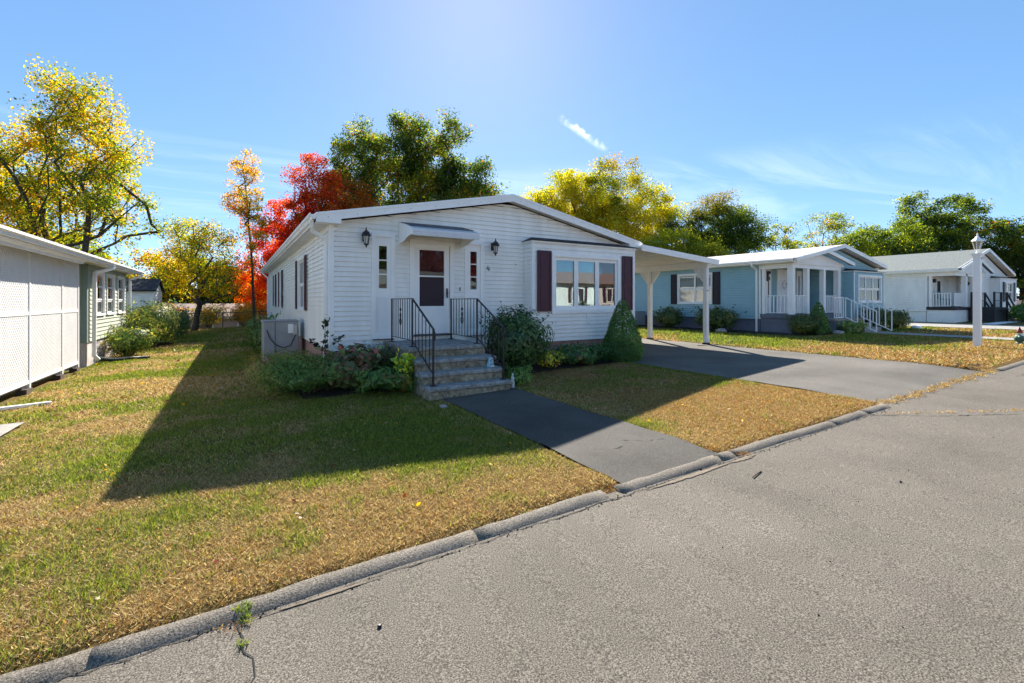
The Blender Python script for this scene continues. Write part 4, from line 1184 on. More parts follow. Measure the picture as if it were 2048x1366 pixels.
# charcoal deck stairs
dk = thing('deck_stairs', 'charcoal wooden stair and handrails leading up to the far white porch', 'stairs', (36, 7.6, gzf(36)))
gW = gzf(36) + .05
MB().box(34.2, 36.4, 7.7, 8.70, 1.26, 1.40).build('landing', m_deck, dk); MB().box(34.25, 36.35, 7.75, 8.68, gW - .1, 1.255).build('landing_skirt', m_deck, dk)
for i in range(4):
    MB().box(36.4 + .3 * i, 36.4 + .3 * (i + 1) + .04, 7.75, 8.65, 1.22 - .16 * (i + 1), 1.27 - .16 * (i + 1)).build('tread', m_deck, dk)
for y in (7.75, 8.62):
    MB().beam((36.4, y, 1.18), (37.75, y, gW + .0), .05, .22).build('stringer', m_deck, dk)
    for x, zb_ in ((34.25, gW), (35.4, 1.26), (36.45, gW), (37.7, gW)):
        MB().box(x - .04, x + .04, y - .04, y + .04, zb_ - .05, (2.22 if x < 37 else 1.55)).build('rail_post', m_deck, dk)
    for dz in (0, -.42):
        MB().beam((34.2, y, 2.18 + dz), (36.45, y, 2.18 + dz), .07, .035).build('handrail', m_deck, dk)
        MB().beam((36.45, y, 2.18 + dz), (37.7, y, 1.5 + dz), .07, .035).build('handrail', m_deck, dk)
# white gravel edge before the far home
side_path('gravel_strip', 31.2, 36.5, 7.0, 7.6, m_trim, up=.02)
# red pickup beyond
tr = thing('parked_pickup', 'red pickup truck parked beyond the far white home', 'pickup', (47, 10.5, gzf(47)))
gT = gzf(47) + .05
def car_body(x0, y0, L, prof, w, name, mat):
    mb = MB(); mb.extrude([(x0 + a * L, z) for a, z in prof], y0, y0 + w); return mb.build(name, mat, tr, bevel=.05)
car_body(44.5, 9.6, 5.4, [(0, gT + .45), (1, gT + .45), (1, gT + 1.0), (.97, gT + 1.15), (.62, gT + 1.15), (.40, gT + 1.12), (.02, gT + 1.08), (0, gT + .95)], 1.9, 'body', m_red_paint)
car_body(44.5, 9.72, 5.4, [(.28, gT + 1.1), (.62, gT + 1.12), (.58, gT + 1.78), (.40, gT + 1.80)], 1.66, 'cab', m_red_paint)
MB().extrude([(44.5 + .32 * 5.4, gT + 1.18), (44.5 + .56 * 5.4, gT + 1.18), (44.5 + .55 * 5.4, gT + 1.68), (44.5 + .40 * 5.4, gT + 1.70)], 9.70, 9.715).build('side_window', m_screen, tr)
for a in (.16, .82):
    for y in (9.55, 11.3):
        q = MB(); cx_, cz_ = 44.5 + a * 5.4, gT + .36
        for k in range(16):
            t0 = 2 * math.pi * k / 16
            q.v.append((cx_ + .37 * math.cos(t0), y, cz_ + .37 * math.sin(t0)))
        for k in range(16):
            t0 = 2 * math.pi * k / 16
            q.v.append((cx_ + .37 * math.cos(t0), y + .22, cz_ + .37 * math.sin(t0)))
        q.f = [tuple(range(16)), tuple(range(31, 15, -1))] + [(k, (k + 1) % 16, 16 + (k + 1) % 16, 16 + k) for k in range(16)]
        wh = q.build('wheel', m_tire, tr)
        MB().box(cx_ - .15, cx_ + .15, y - .01, y, cz_ - .15, cz_ + .15).build('rim', m_alum, wh)
for y in (9.75, 11.2): MB().box(44.47, 44.5, y, y + .2, gT + .75, gT + .95).build('headlight', m_alum, tr)
MB().box(44.42, 44.5, 9.65, 11.45, gT + .42, gT + .58).build('bumper', m_alum, tr)

# ------------------------------------------------------------------ white lamp post, gnome
lpx, lpy = 18.28, 4.48; lz = lawn_zf(lpx, lpy)
lp = thing('lamp_post', 'tall square white lamp post with glass lantern beside the road', 'lamp post', (lpx, lpy, lz))
MB().box(lpx - .078, lpx + .078, lpy - .078, lpy + .078, lz - .1, 3.06).build('post', m_trim, lp, bevel=.008)
MB().box(lpx - .115, lpx + .115, lpy - .115, lpy + .115, 3.06, 3.10).box(lpx - .097, lpx + .097, lpy - .097, lpy + .097, 3.02, 3.06).build('post_cap', m_trim, lp)
MB().box(lpx - .02, lpx + .02, lpy - .083, lpy - .078, 2.92, 2.98).build('photocell', m_black, lp)
MB().lathe(lpx, lpy, [(.05, 3.10), (.03, 3.14), (.03, 3.18), (.065, 3.21)], 6).build('lantern_base', m_trim, lp)
MB().lathe(lpx, lpy, [(.055, 3.21), (.105, 3.44)], 6).build('lamp_glass', M_glass('lantern_glass', .25), lp)
mb = MB()
for k in range(6):
    a = math.pi * k / 3
    mb.beam((lpx + .058 * math.cos(a), lpy + .058 * math.sin(a), 3.21), (lpx + .108 * math.cos(a), lpy + .108 * math.sin(a), 3.44), .012, .012)
mb.build('lantern_cage', m_trim, lp)
MB().lathe(lpx, lpy, [(.14, 3.44), (.135, 3.46), (.07, 3.53), (.035, 3.58), (.02, 3.60), (.024, 3.63), (.014, 3.655), (.004, 3.69)], 6).build('lantern_roof', m_trim, lp)
MB().lathe(lpx, lpy, [(.02, 3.22), (.03, 3.27), (.03, 3.36), (.012, 3.40)], 8).build('bulb', m_white_cer, lp)

gx, gy = 20.05, 4.0; g0 = lawn_zf(gx, gy)
gn = thing('garden_gnome', 'garden gnome with red pointed hat and white beard near the road', 'gnome', (gx, gy, g0))
MB().lathe(gx, gy, [(0.102, g0), (0.109, g0 + 0.022), (0.068, g0 + 0.044), (0.061, g0 + 0.074), (0.109, g0 + 0.104), (0.129, g0 + 0.163), (0.109, g0 + 0.237), (0.068, g0 + 0.281)], 12).build('body', m_gnome_green, gn, smooth=True)
MB().lathe(gx, gy, [(0.020, g0 + 0.266), (0.054, g0 + 0.289), (0.061, g0 + 0.318), (0.054, g0 + 0.348), (0.027, g0 + 0.370)], 10).build('head', m_white_cer, gn, smooth=True)
MB().lathe(gx - .02, gy, [(0.078, g0 + 0.340), (0.061, g0 + 0.385), (0.034, g0 + 0.444), (0.005, g0 + 0.518)], 10).build('hat', m_gnome_red, gn, smooth=True)
MB().lathe(gx - .02, gy - .055, [(0.014, g0 + 0.163), (0.041, g0 + 0.222), (0.054, g0 + 0.281), (0.041, g0 + 0.311)], 8).build('beard', m_trim, gn, smooth=True)
for s in (-1, 1): MB().tube([(gx + s * .085, gy, g0 + 0.237), (gx + s * .13, gy - .05, g0 + 0.185), (gx + s * .10, gy - .08, g0 + 0.163)], [.034,.03,.02], 8).build('arm', m_gnome_green, gn, smooth=True)

# ------------------------------------------------------------------ left neighbour: sage house with lattice carport
NX = -3.38
NB = thing('sage_home', 'sage green sided home with three tall windows behind a white lattice', 'house', (-6.5, 19.5, 0))
zgN = gzf(-3.4); nzb, nze = .62, 2.74
nr = Pl('+x', NX - .02); nf = Pl('-y', 16.55)
NW = [(17.55, 18.45), (18.85, 19.85), (20.45, 21.45)]
nh = [(a, b, 1.36, 2.52) for a, b in NW]
slab(NB, nr, 16.55, 22.0, nzb, nze, nh, m_green_s); slab(NB, nf, -10, NX - .14, nzb, nze, [], m_green_s)
MB().box(-10, -9.88, 16.7, 22, nzb, nze).build('wall', m_green_s, NB); MB().box(-10, NX - .02, 21.9, 22.0, nzb, nze).build('wall', m_green_s, NB)
MB().box(-9.8, NX - .15, 16.7, 21.9, nzb, nzb + .06).build('floor', m_room, NB); MB().box(-9.8, NX - .15, 16.7, 21.88, nze - .06, nze - .005).build('ceiling', m_room, NB)
siding(NB, nr, 16.65, 21.95, nzb, nze, [(a - .06, b + .06, c - .06, d + .06) for a, b, c, d in nh], m_green_s, .115, join=False)
siding(NB, nf, -10, NX - .02, nzb, nze, [], m_green_s, .115)
MB().box(NX - .12, NX + .01, 16.52, 16.64, nzb - .02, nze).build('corner_post', m_green_trim, NB)
MB().box(-10, NX - .04, 16.60, 21.95, zgN - .3, nzb - .01).build('skirt', m_skirt_tan, NB)
for a, b in NW: window(NB, nr, a, b, 1.36, 2.52, cols=1, hung=True, rail=.34, trim=.06)
for a, b in NW:
    mb = MB(); nr.box(mb, a, b, -.03, .012, 2.13, 2.17); mb.build('transom_bar', m_trim, NB)
# low roof running the whole length over the carport
MB().extrude([(-3.02, 2.84), (-6.9, 3.42), (-10.6, 2.84), (-10.6, 2.76), (-6.9, 3.33), (-3.02, 2.76)], 6.0, 22.35).build('roof', m_roof_gr, NB)
MB().box(-3.40, -3.03, 6.05, 22.2, 2.735, 2.75).build('soffit', m_soffit, NB)
MB().box(-3.06, -3.02, 6.02, 22.33, 2.70, 2.83).build('fascia', m_trim, NB)
gutter(NB, -3.018, 1, 6.0, 22.35, 2.845)
gutter(NB, -3.16, 1, 6.0, 14.9, 2.735)
downspout(NB, [(-2.96, 17.35, 2.73), (-2.98, 17.3, 2.66), (-3.30, 17.0, 2.52), (-3.30, 16.95, 2.40), (-3.30, 16.9, .22), (-3.22, 16.98, .10)], .085)
downspout(NB, [(-2.96, 22.2, 2.73), (-2.98, 22.2, 2.68), (-3.30, 22.05, 2.52), (-3.30, 22.05, .3)], .075)
# lattice screen
LT = thing('lattice_screen', 'tall white diagonal lattice screen along the left neighbour’s carport', 'lattice screen', (-3.4, 12.5, zgN))
LX = -3.40; joints = [6.3, 8.4, 10.45, 12.5, 14.5, 15.78]; lz0, lzm, lz1 = .17, 1.49, 2.72
def lattice_panel(y0, y1, z0, z1):
    mb = MB(); w = .041; p = .092
    for d, o in ((1, 0), (-1, .007)):
        n = int(((y1 - y0) + (z1 - z0)) / p) + 2
        for i in range(n):
            c = i * p
            # line y - y0 = c - s (z) for slope; clip against panel rectangle
            pts = []
            H_, W_ = z1 - z0, y1 - y0
            a0, a1 = max(0, c - W_), min(H_, c)
            if a1 - a0 < .01: continue
            for zz_ in (a0, a1):
                yy = c - zz_
                pts.append((LX + o, (y0 + yy) if d > 0 else (y1 - yy), z0 + zz_))
            mb.beam(pts[0], pts[1], w, .006, up=(1, 0, 0))
    return mb.build('lattice_panel', m_lattice, LT)
for a, b in zip(joints[:-1], joints[1:]):
    lattice_panel(a + .03, b - .03, lz0 + .03, lzm - .03); lattice_panel(a + .03, b - .03, lzm + .03, lz1)
for y in joints: MB().box(LX - .03, LX + .024, y - .035, y + .035, lz0 - .12, 2.735).build('batten', m_lattice, LT)
for z in (lz0, lzm):
    for a, b in zip(joints[:-1], joints[1:]):
        MB().box(LX - .02, LX + .020, a + .035, b - .035, z - .035, z + .035).build('rail', m_lattice, LT)
for y in joints[2:]:
    MB().box(LX - .10, LX + .05, y - .28, y + .02, zgN + .0, lz0 - .12).build('foot_block', m_wood, LT)
    MB().box(LX - .08, LX - .035, y - .10, y + .02, zgN + .0, lz0 + .1).build('foot_post', m_lattice, LT)
MB().box(-9.5, LX - .3, 6.2, 16.4, zgN - .02, zgN + .10).build('carport_slab', m_conc, NB)
MB().box(LX - 1.2, LX - 1.1, 10.0, 15.0, zgN + .10, .95).build('carport_panel', m_green_trim, NB)
# drain hose, white spare downspout, kerb timbers
hz = gzf(-3) + LAWN_UP
pts = []; ho = MB(); n = 70; rr = []
for i in range(n):
    t = i / (n - 1)
    x = -3.22 + 1.05 * t + .04 * math.sin(t * 6); y = 17.05 + .55 * math.sin(t * 2.2) + .1 * t
    z = hz + .06 + .10 * (1 - t) ** 6
    pts.append((x, y, z)); rr.append(.058 if i % 2 else .047)
hose = ho.tube(pts, rr, 10).build('drain_hose', m_hose, None, loc=(-2.8, 17.3, hz), smooth=False)
tag(hose, 'dark green corrugated drain hose lying on the grass below the downspout', 'hose')
pp = MB(); z = lawn_zf(-3.0, 10.8)
pp.beam((-3.6, 10.45, z + .035), (-2.66, 10.82, z + .03), .075, .055)
o = pp.build('loose_downspout', m_trim, None, loc=(-3.1, 10.6, z), bevel=.012); tag(o, 'white length of downspout lying loose on the lawn below the lattice', 'downspout')
zt = lawn_zf(-2.7, 22)
for i, (x, y, a) in enumerate(((-2.55, 22.3, .25), (-3.0, 21.5, -.2))):
    t_ = MB(); dx = .55 * math.cos(a); dy = .55 * math.sin(a)
    t_.beam((x - dx, y - dy, zt + .10), (x + dx, y + dy, zt + .12), .16, .10); t_.box(x - .1, x + .1, y - .08, y + .08, zt - .02, zt + .06)
    o = t_.build('garden_bench_board' if i == 0 else 'edging_board', m_wood, None, loc=(x, y, zt)); tag(o, ('weathered grey board bench low on the grass behind the round shrub', 'short dark edging board beside the round shrub')[i], 'board')

# shed
sh = thing('garden_shed', 'small white shed with dark gable roof behind the sage home', 'shed', (-5, 30, 0))
sx0, sx1, sy0, sy1 = -6.6, -3.35, 28.5, 31.4
MB().box(sx0, sx1, sy0, sy1, -.25, 2.25).build('wall', m_siding, sh)
siding(sh, Pl('-y', sy0), sx0, sx1, -.1, 2.25, [(-5.1, -3.7, -.1, 2.0)], m_siding, .13); siding(sh, Pl('+x', sx1), sy0, sy1, -.1, 2.25, [], m_siding, .13)
ym = (sy0 + sy1) / 2
MB().extrude([(sy0, 2.25), (sy1, 2.25), (ym, 2.80)], sx0, sx1, axis='x').build('gable', m_siding, sh)
MB().extrude([(sy0 - .2, 2.27), (ym, 2.88), (sy1 + .2, 2.27), (sy1 + .2, 2.20), (ym, 2.80), (sy0 - .2, 2.20)], sx0 - .1, sx1 + .12, axis='x').build('roof', m_shingle_d, sh)
mb = frame_mb(Pl('-y', sy0), -5.05, -3.75, -.1, 1.95, .07, .0, .03); mb.box(-4.98, -3.82, sy0 - .02, sy0, -.1, 1.88)
dS = mb.build('door', m_trim, sh); MB().box(-4.9, -4.86, sy0 - .05, sy0 - .02, 1.0, 1.2).build('handle', m_black, dS)

# chain-link fence along the back
fe = thing('chain_link_fence', 'low chain-link fence across the back of the yard', 'fence', (-1, 35.3, 0))
fy = 35.3
for i in range(8):
    x = -9 + i * 2.1; z = gzf(x, fy)
    MB().tube([(x, fy, z - .1), (x, fy, z + 1.02)], .03, 6).build('post', m_chain, fe)
MB().tube([(-9, fy, gzf(-8) + 1.0), (-.6, fy, gzf(-.6) + 1.0), (5.7, fy, gzf(5.7) + 1.0)], .024, 6).build('top_rail', m_chain, fe)
mb = MB()
for i in range(150):
    x = -9 + i * .098
    for d in (1, -1): mb.beam((x, fy + .01 * d, gzf(x) + .06), (x + d * .5, fy + .01 * d, gzf(x) + .98), .005, .005)
tag(mb.build('mesh', m_chain, fe), kind='stuff')
# roofs on the lower land behind
def far_home(name, label, x0, x1, y0, y1, zb, ze, zr, wall, roofm, wins=3):
    T = thing(name, label, 'house', ((x0 + x1) / 2, (y0 + y1) / 2, zb))
    MB().box(x0, x1, y0, y1, zb, ze).build('wall', wall, T)
    ym_ = (y0 + y1) / 2
    MB().extrude([(y0 - .3, ze), (ym_, zr), (y1 + .3, ze), (y1 + .3, ze - .12), (ym_, zr - .12), (y0 - .3, ze - .12)], x0 - .2, x1 + .2, axis='x').build('roof', roofm, T)
    MB().box(x0 - .2, x1 + .2, y0 - .34, y0 - .3, ze - .16, ze + .01).build('fascia', m_trim, T)
    for i in range(wins):
        u = x0 + (x1 - x0) * (i + .5) / wins
        window(T, Pl('-y', y0 - .05), u - .45, u + .45, ze - 1.5, ze - .45, trim=.07)
    return T
far_home('low_grey_home', 'long home with tan-grey roof just beyond the back fence', -5.5, 4.5, 40, 45, -2.4, .62, 1.55, m_skirt_tan, m_roof_tan, 4)
far_home('distant_white_home', 'distant white home glimpsed between the fence and the orange tree', -1.5, 9.5, 58, 64, -2.4, 1.3, 2.3, m_siding, m_trim, 4)
# homes across the road (they show in the window glass)
def across(name, label, x0, x1, roofm):
    T = thing(name, label, 'house', ((x0 + x1) / 2, -11, gzf((x0 + x1) / 2)))
    g = gzf((x0 + x1) / 2)
    MB().box(x0, x1, -15, -9, g - .2, g + 2.75).build('wall', m_siding, T)
    MB().extrude([(-8.6, g + 2.72), (-12, g + 3.7), (-15.4, g + 2.72), (-15.4, g + 2.6), (-12, g + 3.58), (-8.6, g + 2.6)], x0 - .3, x1 + .3, axis='x').build('roof', roofm, T)
    F = Pl('+y', -9)
    n = int((x1 - x0) / 3)
    for i in range(n):
        u = x0 + (x1 - x0) * (i + .5) / n
        mb = frame_mb(F, u - .55, u + .55, g + 1.2, g + 2.3, .08, .0, .05); F.box(mb, u - .04, u + .04, 0, .05, g + 1.28, g + 2.22); w = mb.build('window', m_trim, T)
        mb = MB(); F.box(mb, u - .47, u + .47, .005, .012, g + 1.28, g + 2.22); mb.build('pane', m_screen, w)
        for s in (-1, 1):
            mb = MB(); F.box(mb, u + s * .62, u + s * .9, .0, .03, g + 1.15, g + 2.35); mb.build('shutter', m_maroon, T)
    return T
across('road_side_home', 'white home with pinkish roof across the road, mirrored in the bay window', 17.5, 31.5, m_pinkroof)
across('facing_home', 'white home with grey roof across the road, mirrored in the door glass', 1.5, 14.0, m_roof_gr)

# ------------------------------------------------------------------ foliage
def leaf_cloud(name, P, size, cols, mat, parent=None, loc=None, up=0.25, aspect=0.62, seed=1, normals=None):
    r = np.random.default_rng(seed); n = len(P)
    nrm = r.normal(size=(n, 3)); nrm[:, 2] += up * 2
    if normals is not None: nrm = nrm * 0.55 + normals * 1.1
    nrm /= np.linalg.norm(nrm, axis=1, keepdims=True) + 1e-9
    t = r.normal(size=(n, 3)); t -= nrm * np.sum(t * nrm, 1, keepdims=True); t /= np.linalg.norm(t, axis=1, keepdims=True) + 1e-9
    b = np.cross(nrm, t)
    s = (np.asarray(size) * (0.6 + 0.8 * r.random(n)))[:, None]
    fold = nrm * s * (0.12 * r.random((n, 1)))
    v = np.stack([P - t * s * .5, P + b * s * aspect * .5 + fold, P + t * s * .55, P - b * s * aspect * .5 + fold], 1).reshape(-1, 3)
    f = np.arange(n * 4).reshape(n, 4)
    return np_mesh(name, v, f, mat, np.repeat(cols, 4, 0), parent, loc)

def palette(P, pal, seed, scale=0.5, mix=0.6):
    """spatially drifting choice between the palette colours, with leaf-to-leaf spread"""
    r = np.random.default_rng(seed)
    q = fbm(P[:, 0] * scale + P[:, 2] * scale * .7 + seed * 3.1, P[:, 1] * scale + P[:, 2] * scale * .9 + seed, 3)
    q = np.clip((q - .5) * 1.9 + .5, 0, 1) * mix + r.random(len(P)) * (1 - mix)
    w = np.array([p[1] for p in pal], float); w = np.cumsum(w / w.sum())
    rank = np.argsort(np.argsort(q)) / max(1, len(q))
    idx = np.minimum(np.searchsorted(w, rank), len(pal) - 1)
    c = np.array([p[0] for p in pal])[idx]
    return np.clip(c * (0.72 + 0.56 * r.random((len(P), 1))), 0.002, 0.9)

def grow(base, trunk, attr, r0, rtip, seed, fork=0.3, lean=0.55):
    """skeleton that reaches every attractor; returns tubes as MB"""
    r = np.random.default_rng(seed)
    nodes = [np.array(p, float) for p in trunk]; par = [-1] + list(range(len(trunk) - 1))
    lock = len(trunk)
    start = max(1, int(len(trunk) * fork))
    order = np.argsort(np.linalg.norm((attr - trunk[start]) * np.array((1, 1, .8)), axis=1))
    ends = []
    for k in order:
        A = attr[k]; N = np.array(nodes)
        d = np.linalg.norm(N - A, axis=1) + np.maximum(0, N[:, 2] - A[2] + lean * np.linalg.norm((N - A)[:, :2], axis=1)) * 1.4
        d[:start] += 50
        j = int(np.argmin(d)); p = nodes[j]; L = np.linalg.norm(A - p); m = max(1, int(L / 0.9))
        side = r.normal(size=3) * L * .07
        last = j
        for i in range(1, m + 1):
            t = i / m
            q = p + (A - p) * t + side * math.sin(math.pi * t) + r.normal(size=3) * .03 * L * (t < 1)
            q[2] += .10 * L * math.sin(math.pi * t) * (0.6)
            nodes.append(q); par.append(last); last = len(nodes) - 1
        ends.append(last)
    n = len(nodes); w = np.zeros(n); kids = np.zeros(n, int)
    for i in range(n):
        if par[i] >= 0: kids[par[i]] += 1
    for i in range(n - 1, -1, -1):
        if kids[i] == 0: w[i] += 1
        if par[i] >= 0: w[par[i]] += w[i]
    w = np.maximum(w, 1)
    rad = rtip * (w ** 0.5); rad = rad * min(1.0, r0 / rad.max()) if rad.max() > r0 else rad
    rad[:lock] = np.maximum(rad[:lock], np.linspace(r0, max(rtip * 2, r0 * .25), lock))
    vs_ = []; fs_ = []
    for i in range(n):
        if par[i] < 0: continue
        a, b = nodes[par[i]], nodes[i]; d = b - a; L = np.linalg.norm(d)
        if L < 1e-4: continue
        d /= L; s = np.cross(d, (0.31, .52, .79)); s /= np.linalg.norm(s) + 1e-9; t = np.cross(d, s)
        k = 6 if rad[i] > .05 else 4; base_i = len(vs_)
        ra = min(rad[par[i]], rad[i] * 1.6)
        for p, rr in ((a, ra), (b, rad[i])):
            for q in range(k):
                an = 2 * math.pi * q / k; vs_.append(tuple(p + (s * math.cos(an) + t * math.sin(an)) * rr))
        for q in range(k): fs_.append((base_i + q, base_i + (q + 1) % k, base_i + k + (q + 1) % k, base_i + k + q))
    mb = MB(); mb.v = vs_; mb.f = fs_
    return mb, np.array(nodes), ends

def in_blobs(blobs, n, r, shell=0.55):
    vol = np.array([b[3] * b[3] * b[4] for b in blobs]); pk = r.choice(len(blobs), n, p=vol / vol.sum())
    d = r.normal(size=(n, 3)); d /= np.linalg.norm(d, axis=1, keepdims=True)
    rad = r.random(n) ** (1 / 3 * shell * 1.5)
    B = np.array(blobs)[pk]
    return B[:, :3] + d * rad[:, None] * np.stack([B[:, 3], B[:, 3], B[:, 4]], 1)

LEAF_N, LEAF_S = 3.9, 0.70
def tree(name, label, base, blobs, n_attr, clump, n_leaf, leaf, pal, r0, seed, group=None, trunk_top=None, stems=1, rtip=.018, fork=.3, scale=.45, shell=.6, bark=None, mat=None, lean_to=None, wob=.25, mix=.6, grad=None):
    r = np.random.default_rng(seed)
    n_leaf = int(n_leaf * LEAF_N); leaf = leaf * LEAF_S; n_attr = int(n_attr * 1.35); clump = clump * .80
    zb = gzf(base[0], base[1]) - .1
    T = thing(name, label, 'tree', (base[0], base[1], zb), group)
    blobs = [tuple(b) for b in blobs]
    ctop = max(b[2] + b[4] * .4 for b in blobs) if trunk_top is None else trunk_top
    cen = np.mean([b[:2] for b in blobs], 0) if lean_to is None else np.array(lean_to)
    attr = in_blobs(blobs, n_attr, r, shell)
    mbs = MB()
    for sidx in range(stems):
        off = r.normal(size=2) * (.9 if stems > 1 else .1)
        tr_ = []; m = 8
        for i in range(m + 1):
            t = i / m
            xy = np.array(base) + (cen + off * 1.6 - np.array(base)) * (t ** 1.4) + r.normal(size=2) * wob * t * .4 + off * .12
            tr_.append((xy[0], xy[1], zb + (ctop - zb) * t))
        a = attr[sidx::stems]
        mb, nodes, ends = grow(base, tr_, a, r0 * (1 if stems == 1 else .75), rtip, seed + sidx, fork)
        k = len(mbs.v); mbs.v += mb.v; mbs.f += [tuple(i + k for i in f) for f in mb.f]
    mbs.build('trunk', bark or m_bark, T, smooth=True)
    pk = r.integers(0, n_attr, n_leaf)
    sz = clump * (0.6 + .8 * r.random(n_attr))
    P = attr[pk] + np.clip(r.normal(size=(n_leaf, 3)), -1.55, 1.55) * (sz[pk])[:, None] * np.array((1, 1, .75))
    cols = palette(P, pal, seed, scale, mix)
    if grad is not None:
        cols = grad(P, cols, r)
    leaf_cloud('crown', P, leaf, cols, mat or m_leaf, T, seed=seed)
    return T

YEL = (.60, .41, .03); GOLD = (.62, .32, .025); LGRN = (.24, .28, .03); MGRN = (.105, .155, .022); DGRN = (.042, .075, .016)
RED = (.64, .075, .02); CRIM = (.50, .03, .018); ORG = (.68, .17, .02); RUSTL = (.36, .14, .025); YG = (.44, .41, .035); BRN = (.16, .075, .03)

tree('yellow_maple', 'tall yellow and green maple rising behind the sage home', (-7.6, 34.2),
     [(-7.8, 34.9, 12.3, 1.9, 2.6), (-11.2, 36.8, 9.3, 2.7, 2.8), (-5.9, 33.8, 7.0, 2.5, 2.5), (-10.6, 36.6, 6.2, 3.6, 2.3), (-7.4, 34.8, 9.8, 3.0, 3.0), (-12.5, 37.8, 7.5, 2.8, 2.8), (-5.7, 33.7, 9.2, 1.7, 1.8)],
     240, .50, 14500, .19, [(YEL, 3.0), (GOLD, 1.8), (YG, 3.0), (LGRN, 2.8), (MGRN, 1.4)], .34, 11, stems=3, trunk_top=9.5, rtip=.026, fork=.12, wob=.6)
tree('apple_tree', 'small leaning yellow-green tree with dark crooked trunk by the back fence', (-2.0, 32.4),
     [(-1.7, 32.6, 4.8, 1.9, 1.7), (-1.2, 32.4, 3.0, 2.0, 1.3), (-2.9, 33.0, 3.6, 1.3, 1.2)], 120, .36, 5200, .14,
     [(YEL, 3), (YG, 3), (LGRN, 3), (MGRN, 2), (GOLD, 1)], .19, 12, trunk_top=4.2, fork=.2, wob=.9, rtip=.02, lean_to=(-1.2, 32.2))
tree('slender_tree', 'slender sparse tree with a few yellow leaves before the red maple', (1.15, 33.1),
     [(.8, 33.2, 9.4, 1.0, 1.9), (1.1, 33.0, 6.0, .9, 2.4), (.4, 33.4, 7.6, 1.0, 1.6)], 60, .28, 1900, .15, [(GOLD, 3), (YEL, 3), (BRN, 1), (LGRN, 2), (ORG, 1)], .10, 13, trunk_top=10.2, fork=.2, wob=.15, rtip=.014)
tree('red_maple', 'crimson red maple behind the back left corner of the white house', (4.6, 39.4),
     [(5.5, 38.8, 10.2, 1.9, 2.9), (3.8, 39.8, 6.8, 2.6, 3.0), (2.4, 40.6, 3.9, 2.1, 2.5), (7.2, 37.8, 8.4, 1.6, 2.2), (5.4, 39.2, 7.5, 2.6, 2.8)], 190, .45, 15000, .19,
     [(RED, 4), (CRIM, 2.6), (ORG, 3), (RUSTL, 1.4), ((.12, .07, .02), .7)], .25, 14, trunk_top=10.5, fork=.15, rtip=.02)
tree('orange_maple', 'young bright orange maple low beside the white house’s back corner', (1.9, 41.0), [(1.6, 41.2, 2.4, 1.5, 1.7), (2.6, 40.6, 1.6, 1.4, 1.6), (3.4, 40.2, 3.0, 1.3, 1.2)], 60, .36, 4200, .17,
     [(ORG, 5), (RED, 2), (GOLD, 2)], .10, 15, trunk_top=3.2)
tree('green_oak', 'large dark green oak towering over the white roof', (14.8, 42.6),
     [(10.4, 45.0, 15.6, 2.8, 3.2), (13.8, 42.8, 16.4, 2.5, 3.2), (16.6, 41.2, 16.0, 2.7, 3.3), (19.0, 40.0, 13.0, 2.6, 3.0), (20.8, 38.9, 10.6, 2.1, 2.2), (9.6, 45.6, 12.0, 2.4, 2.4), (13.8, 43.2, 12.0, 4.2, 3.2), (17.2, 41.2, 11.5, 3.4, 2.8)],
     300, .62, 27000, .26, [(DGRN, 3.5), (MGRN, 5), (LGRN, 1.8), (RUSTL, .7), (YG, .8)], .45, 16, trunk_top=15, fork=.18, stems=2, rtip=.03)
tree('brown_oak', 'smaller tree with russet and olive leaves between the red maple and the oak', (8.9, 40.6), [(8.6, 40.6, 9.4, 2.2, 2.6), (8.2, 40.9, 7.0, 2.0, 2.0)], 70, .5, 5000, .2, [(RUSTL, 4), (ORG, 1.5), (DGRN, 2), (MGRN, 2)], .18, 26, trunk_top=10)
def tip_red(P, c, r):
    k = np.clip((P[:, 2] - 15.2) / 3.0 + r.normal(size=len(P)) * .15, 0, .6)[:, None] * (P[:, 0] > 33)[:, None]
    return c * (1 - k) + np.array((.42, .20, .07)) * k
tree('yellow_green_maple', 'broad yellow-green maple beyond the right side of the white roof', (33.4, 38.2),
     [(31.0, 39.8, 12.8, 3.6, 3.4), (35.2, 37.2, 13.6, 3.2, 3.8), (28.0, 41.6, 10.8, 3.0, 2.8), (26.0, 42.8, 9.6, 2.3, 2.2), (40.4, 34.2, 10.0, 2.3, 2.6), (38.6, 35.2, 11.0, 2.9, 3.2), (34.6, 37.4, 9.4, 4.6, 3.4), (33.0, 38.4, 12.0, 3.4, 3.4)],
     320, .6, 29000, .24, [((.50, .46, .045), 4), (YEL, 2), (YG, 3), (LGRN, 3), (MGRN, .8)], .34, 17, trunk_top=13, fork=.12, stems=3, rtip=.022, grad=tip_red)
def top_gold(P, c, r):
    k = np.clip((P[:, 2] - 10.2) / 3.0 + (41 - P[:, 0]) * .09 + r.normal(size=len(P)) * .2, 0, .7)[:, None]
    return c * (1 - k) + np.array((.30, .20, .02)) * k
tree('round_dark_tree', 'dense round dark green tree with golden crown top behind the blue roof', (41.2, 29.0),
     [(41.4, 28.8, 9.2, 3.1, 3.0), (39.0, 30.2, 8.0, 2.5, 2.7), (43.4, 27.6, 8.2, 2.5, 3.0), (41.4, 28.9, 6.0, 3.8, 2.8)], 240, .5, 21000, .20, [(DGRN, 5), (MGRN, 4), (LGRN, 1)], .3, 18, trunk_top=9, grad=top_gold)
tree('lime_tree', 'low bright lime green tree just over the carport roof', (34.6, 28.2), [(34.3, 28.4, 6.6, 2.2, 1.9), (36.4, 27.2, 5.8, 2.4, 1.7), (32.6, 29.4, 5.6, 2.0, 1.8)], 110, .45, 8000, .19, [(LGRN, 4), (YG, 4), (MGRN, 2)], .16, 19, trunk_top=6.5)
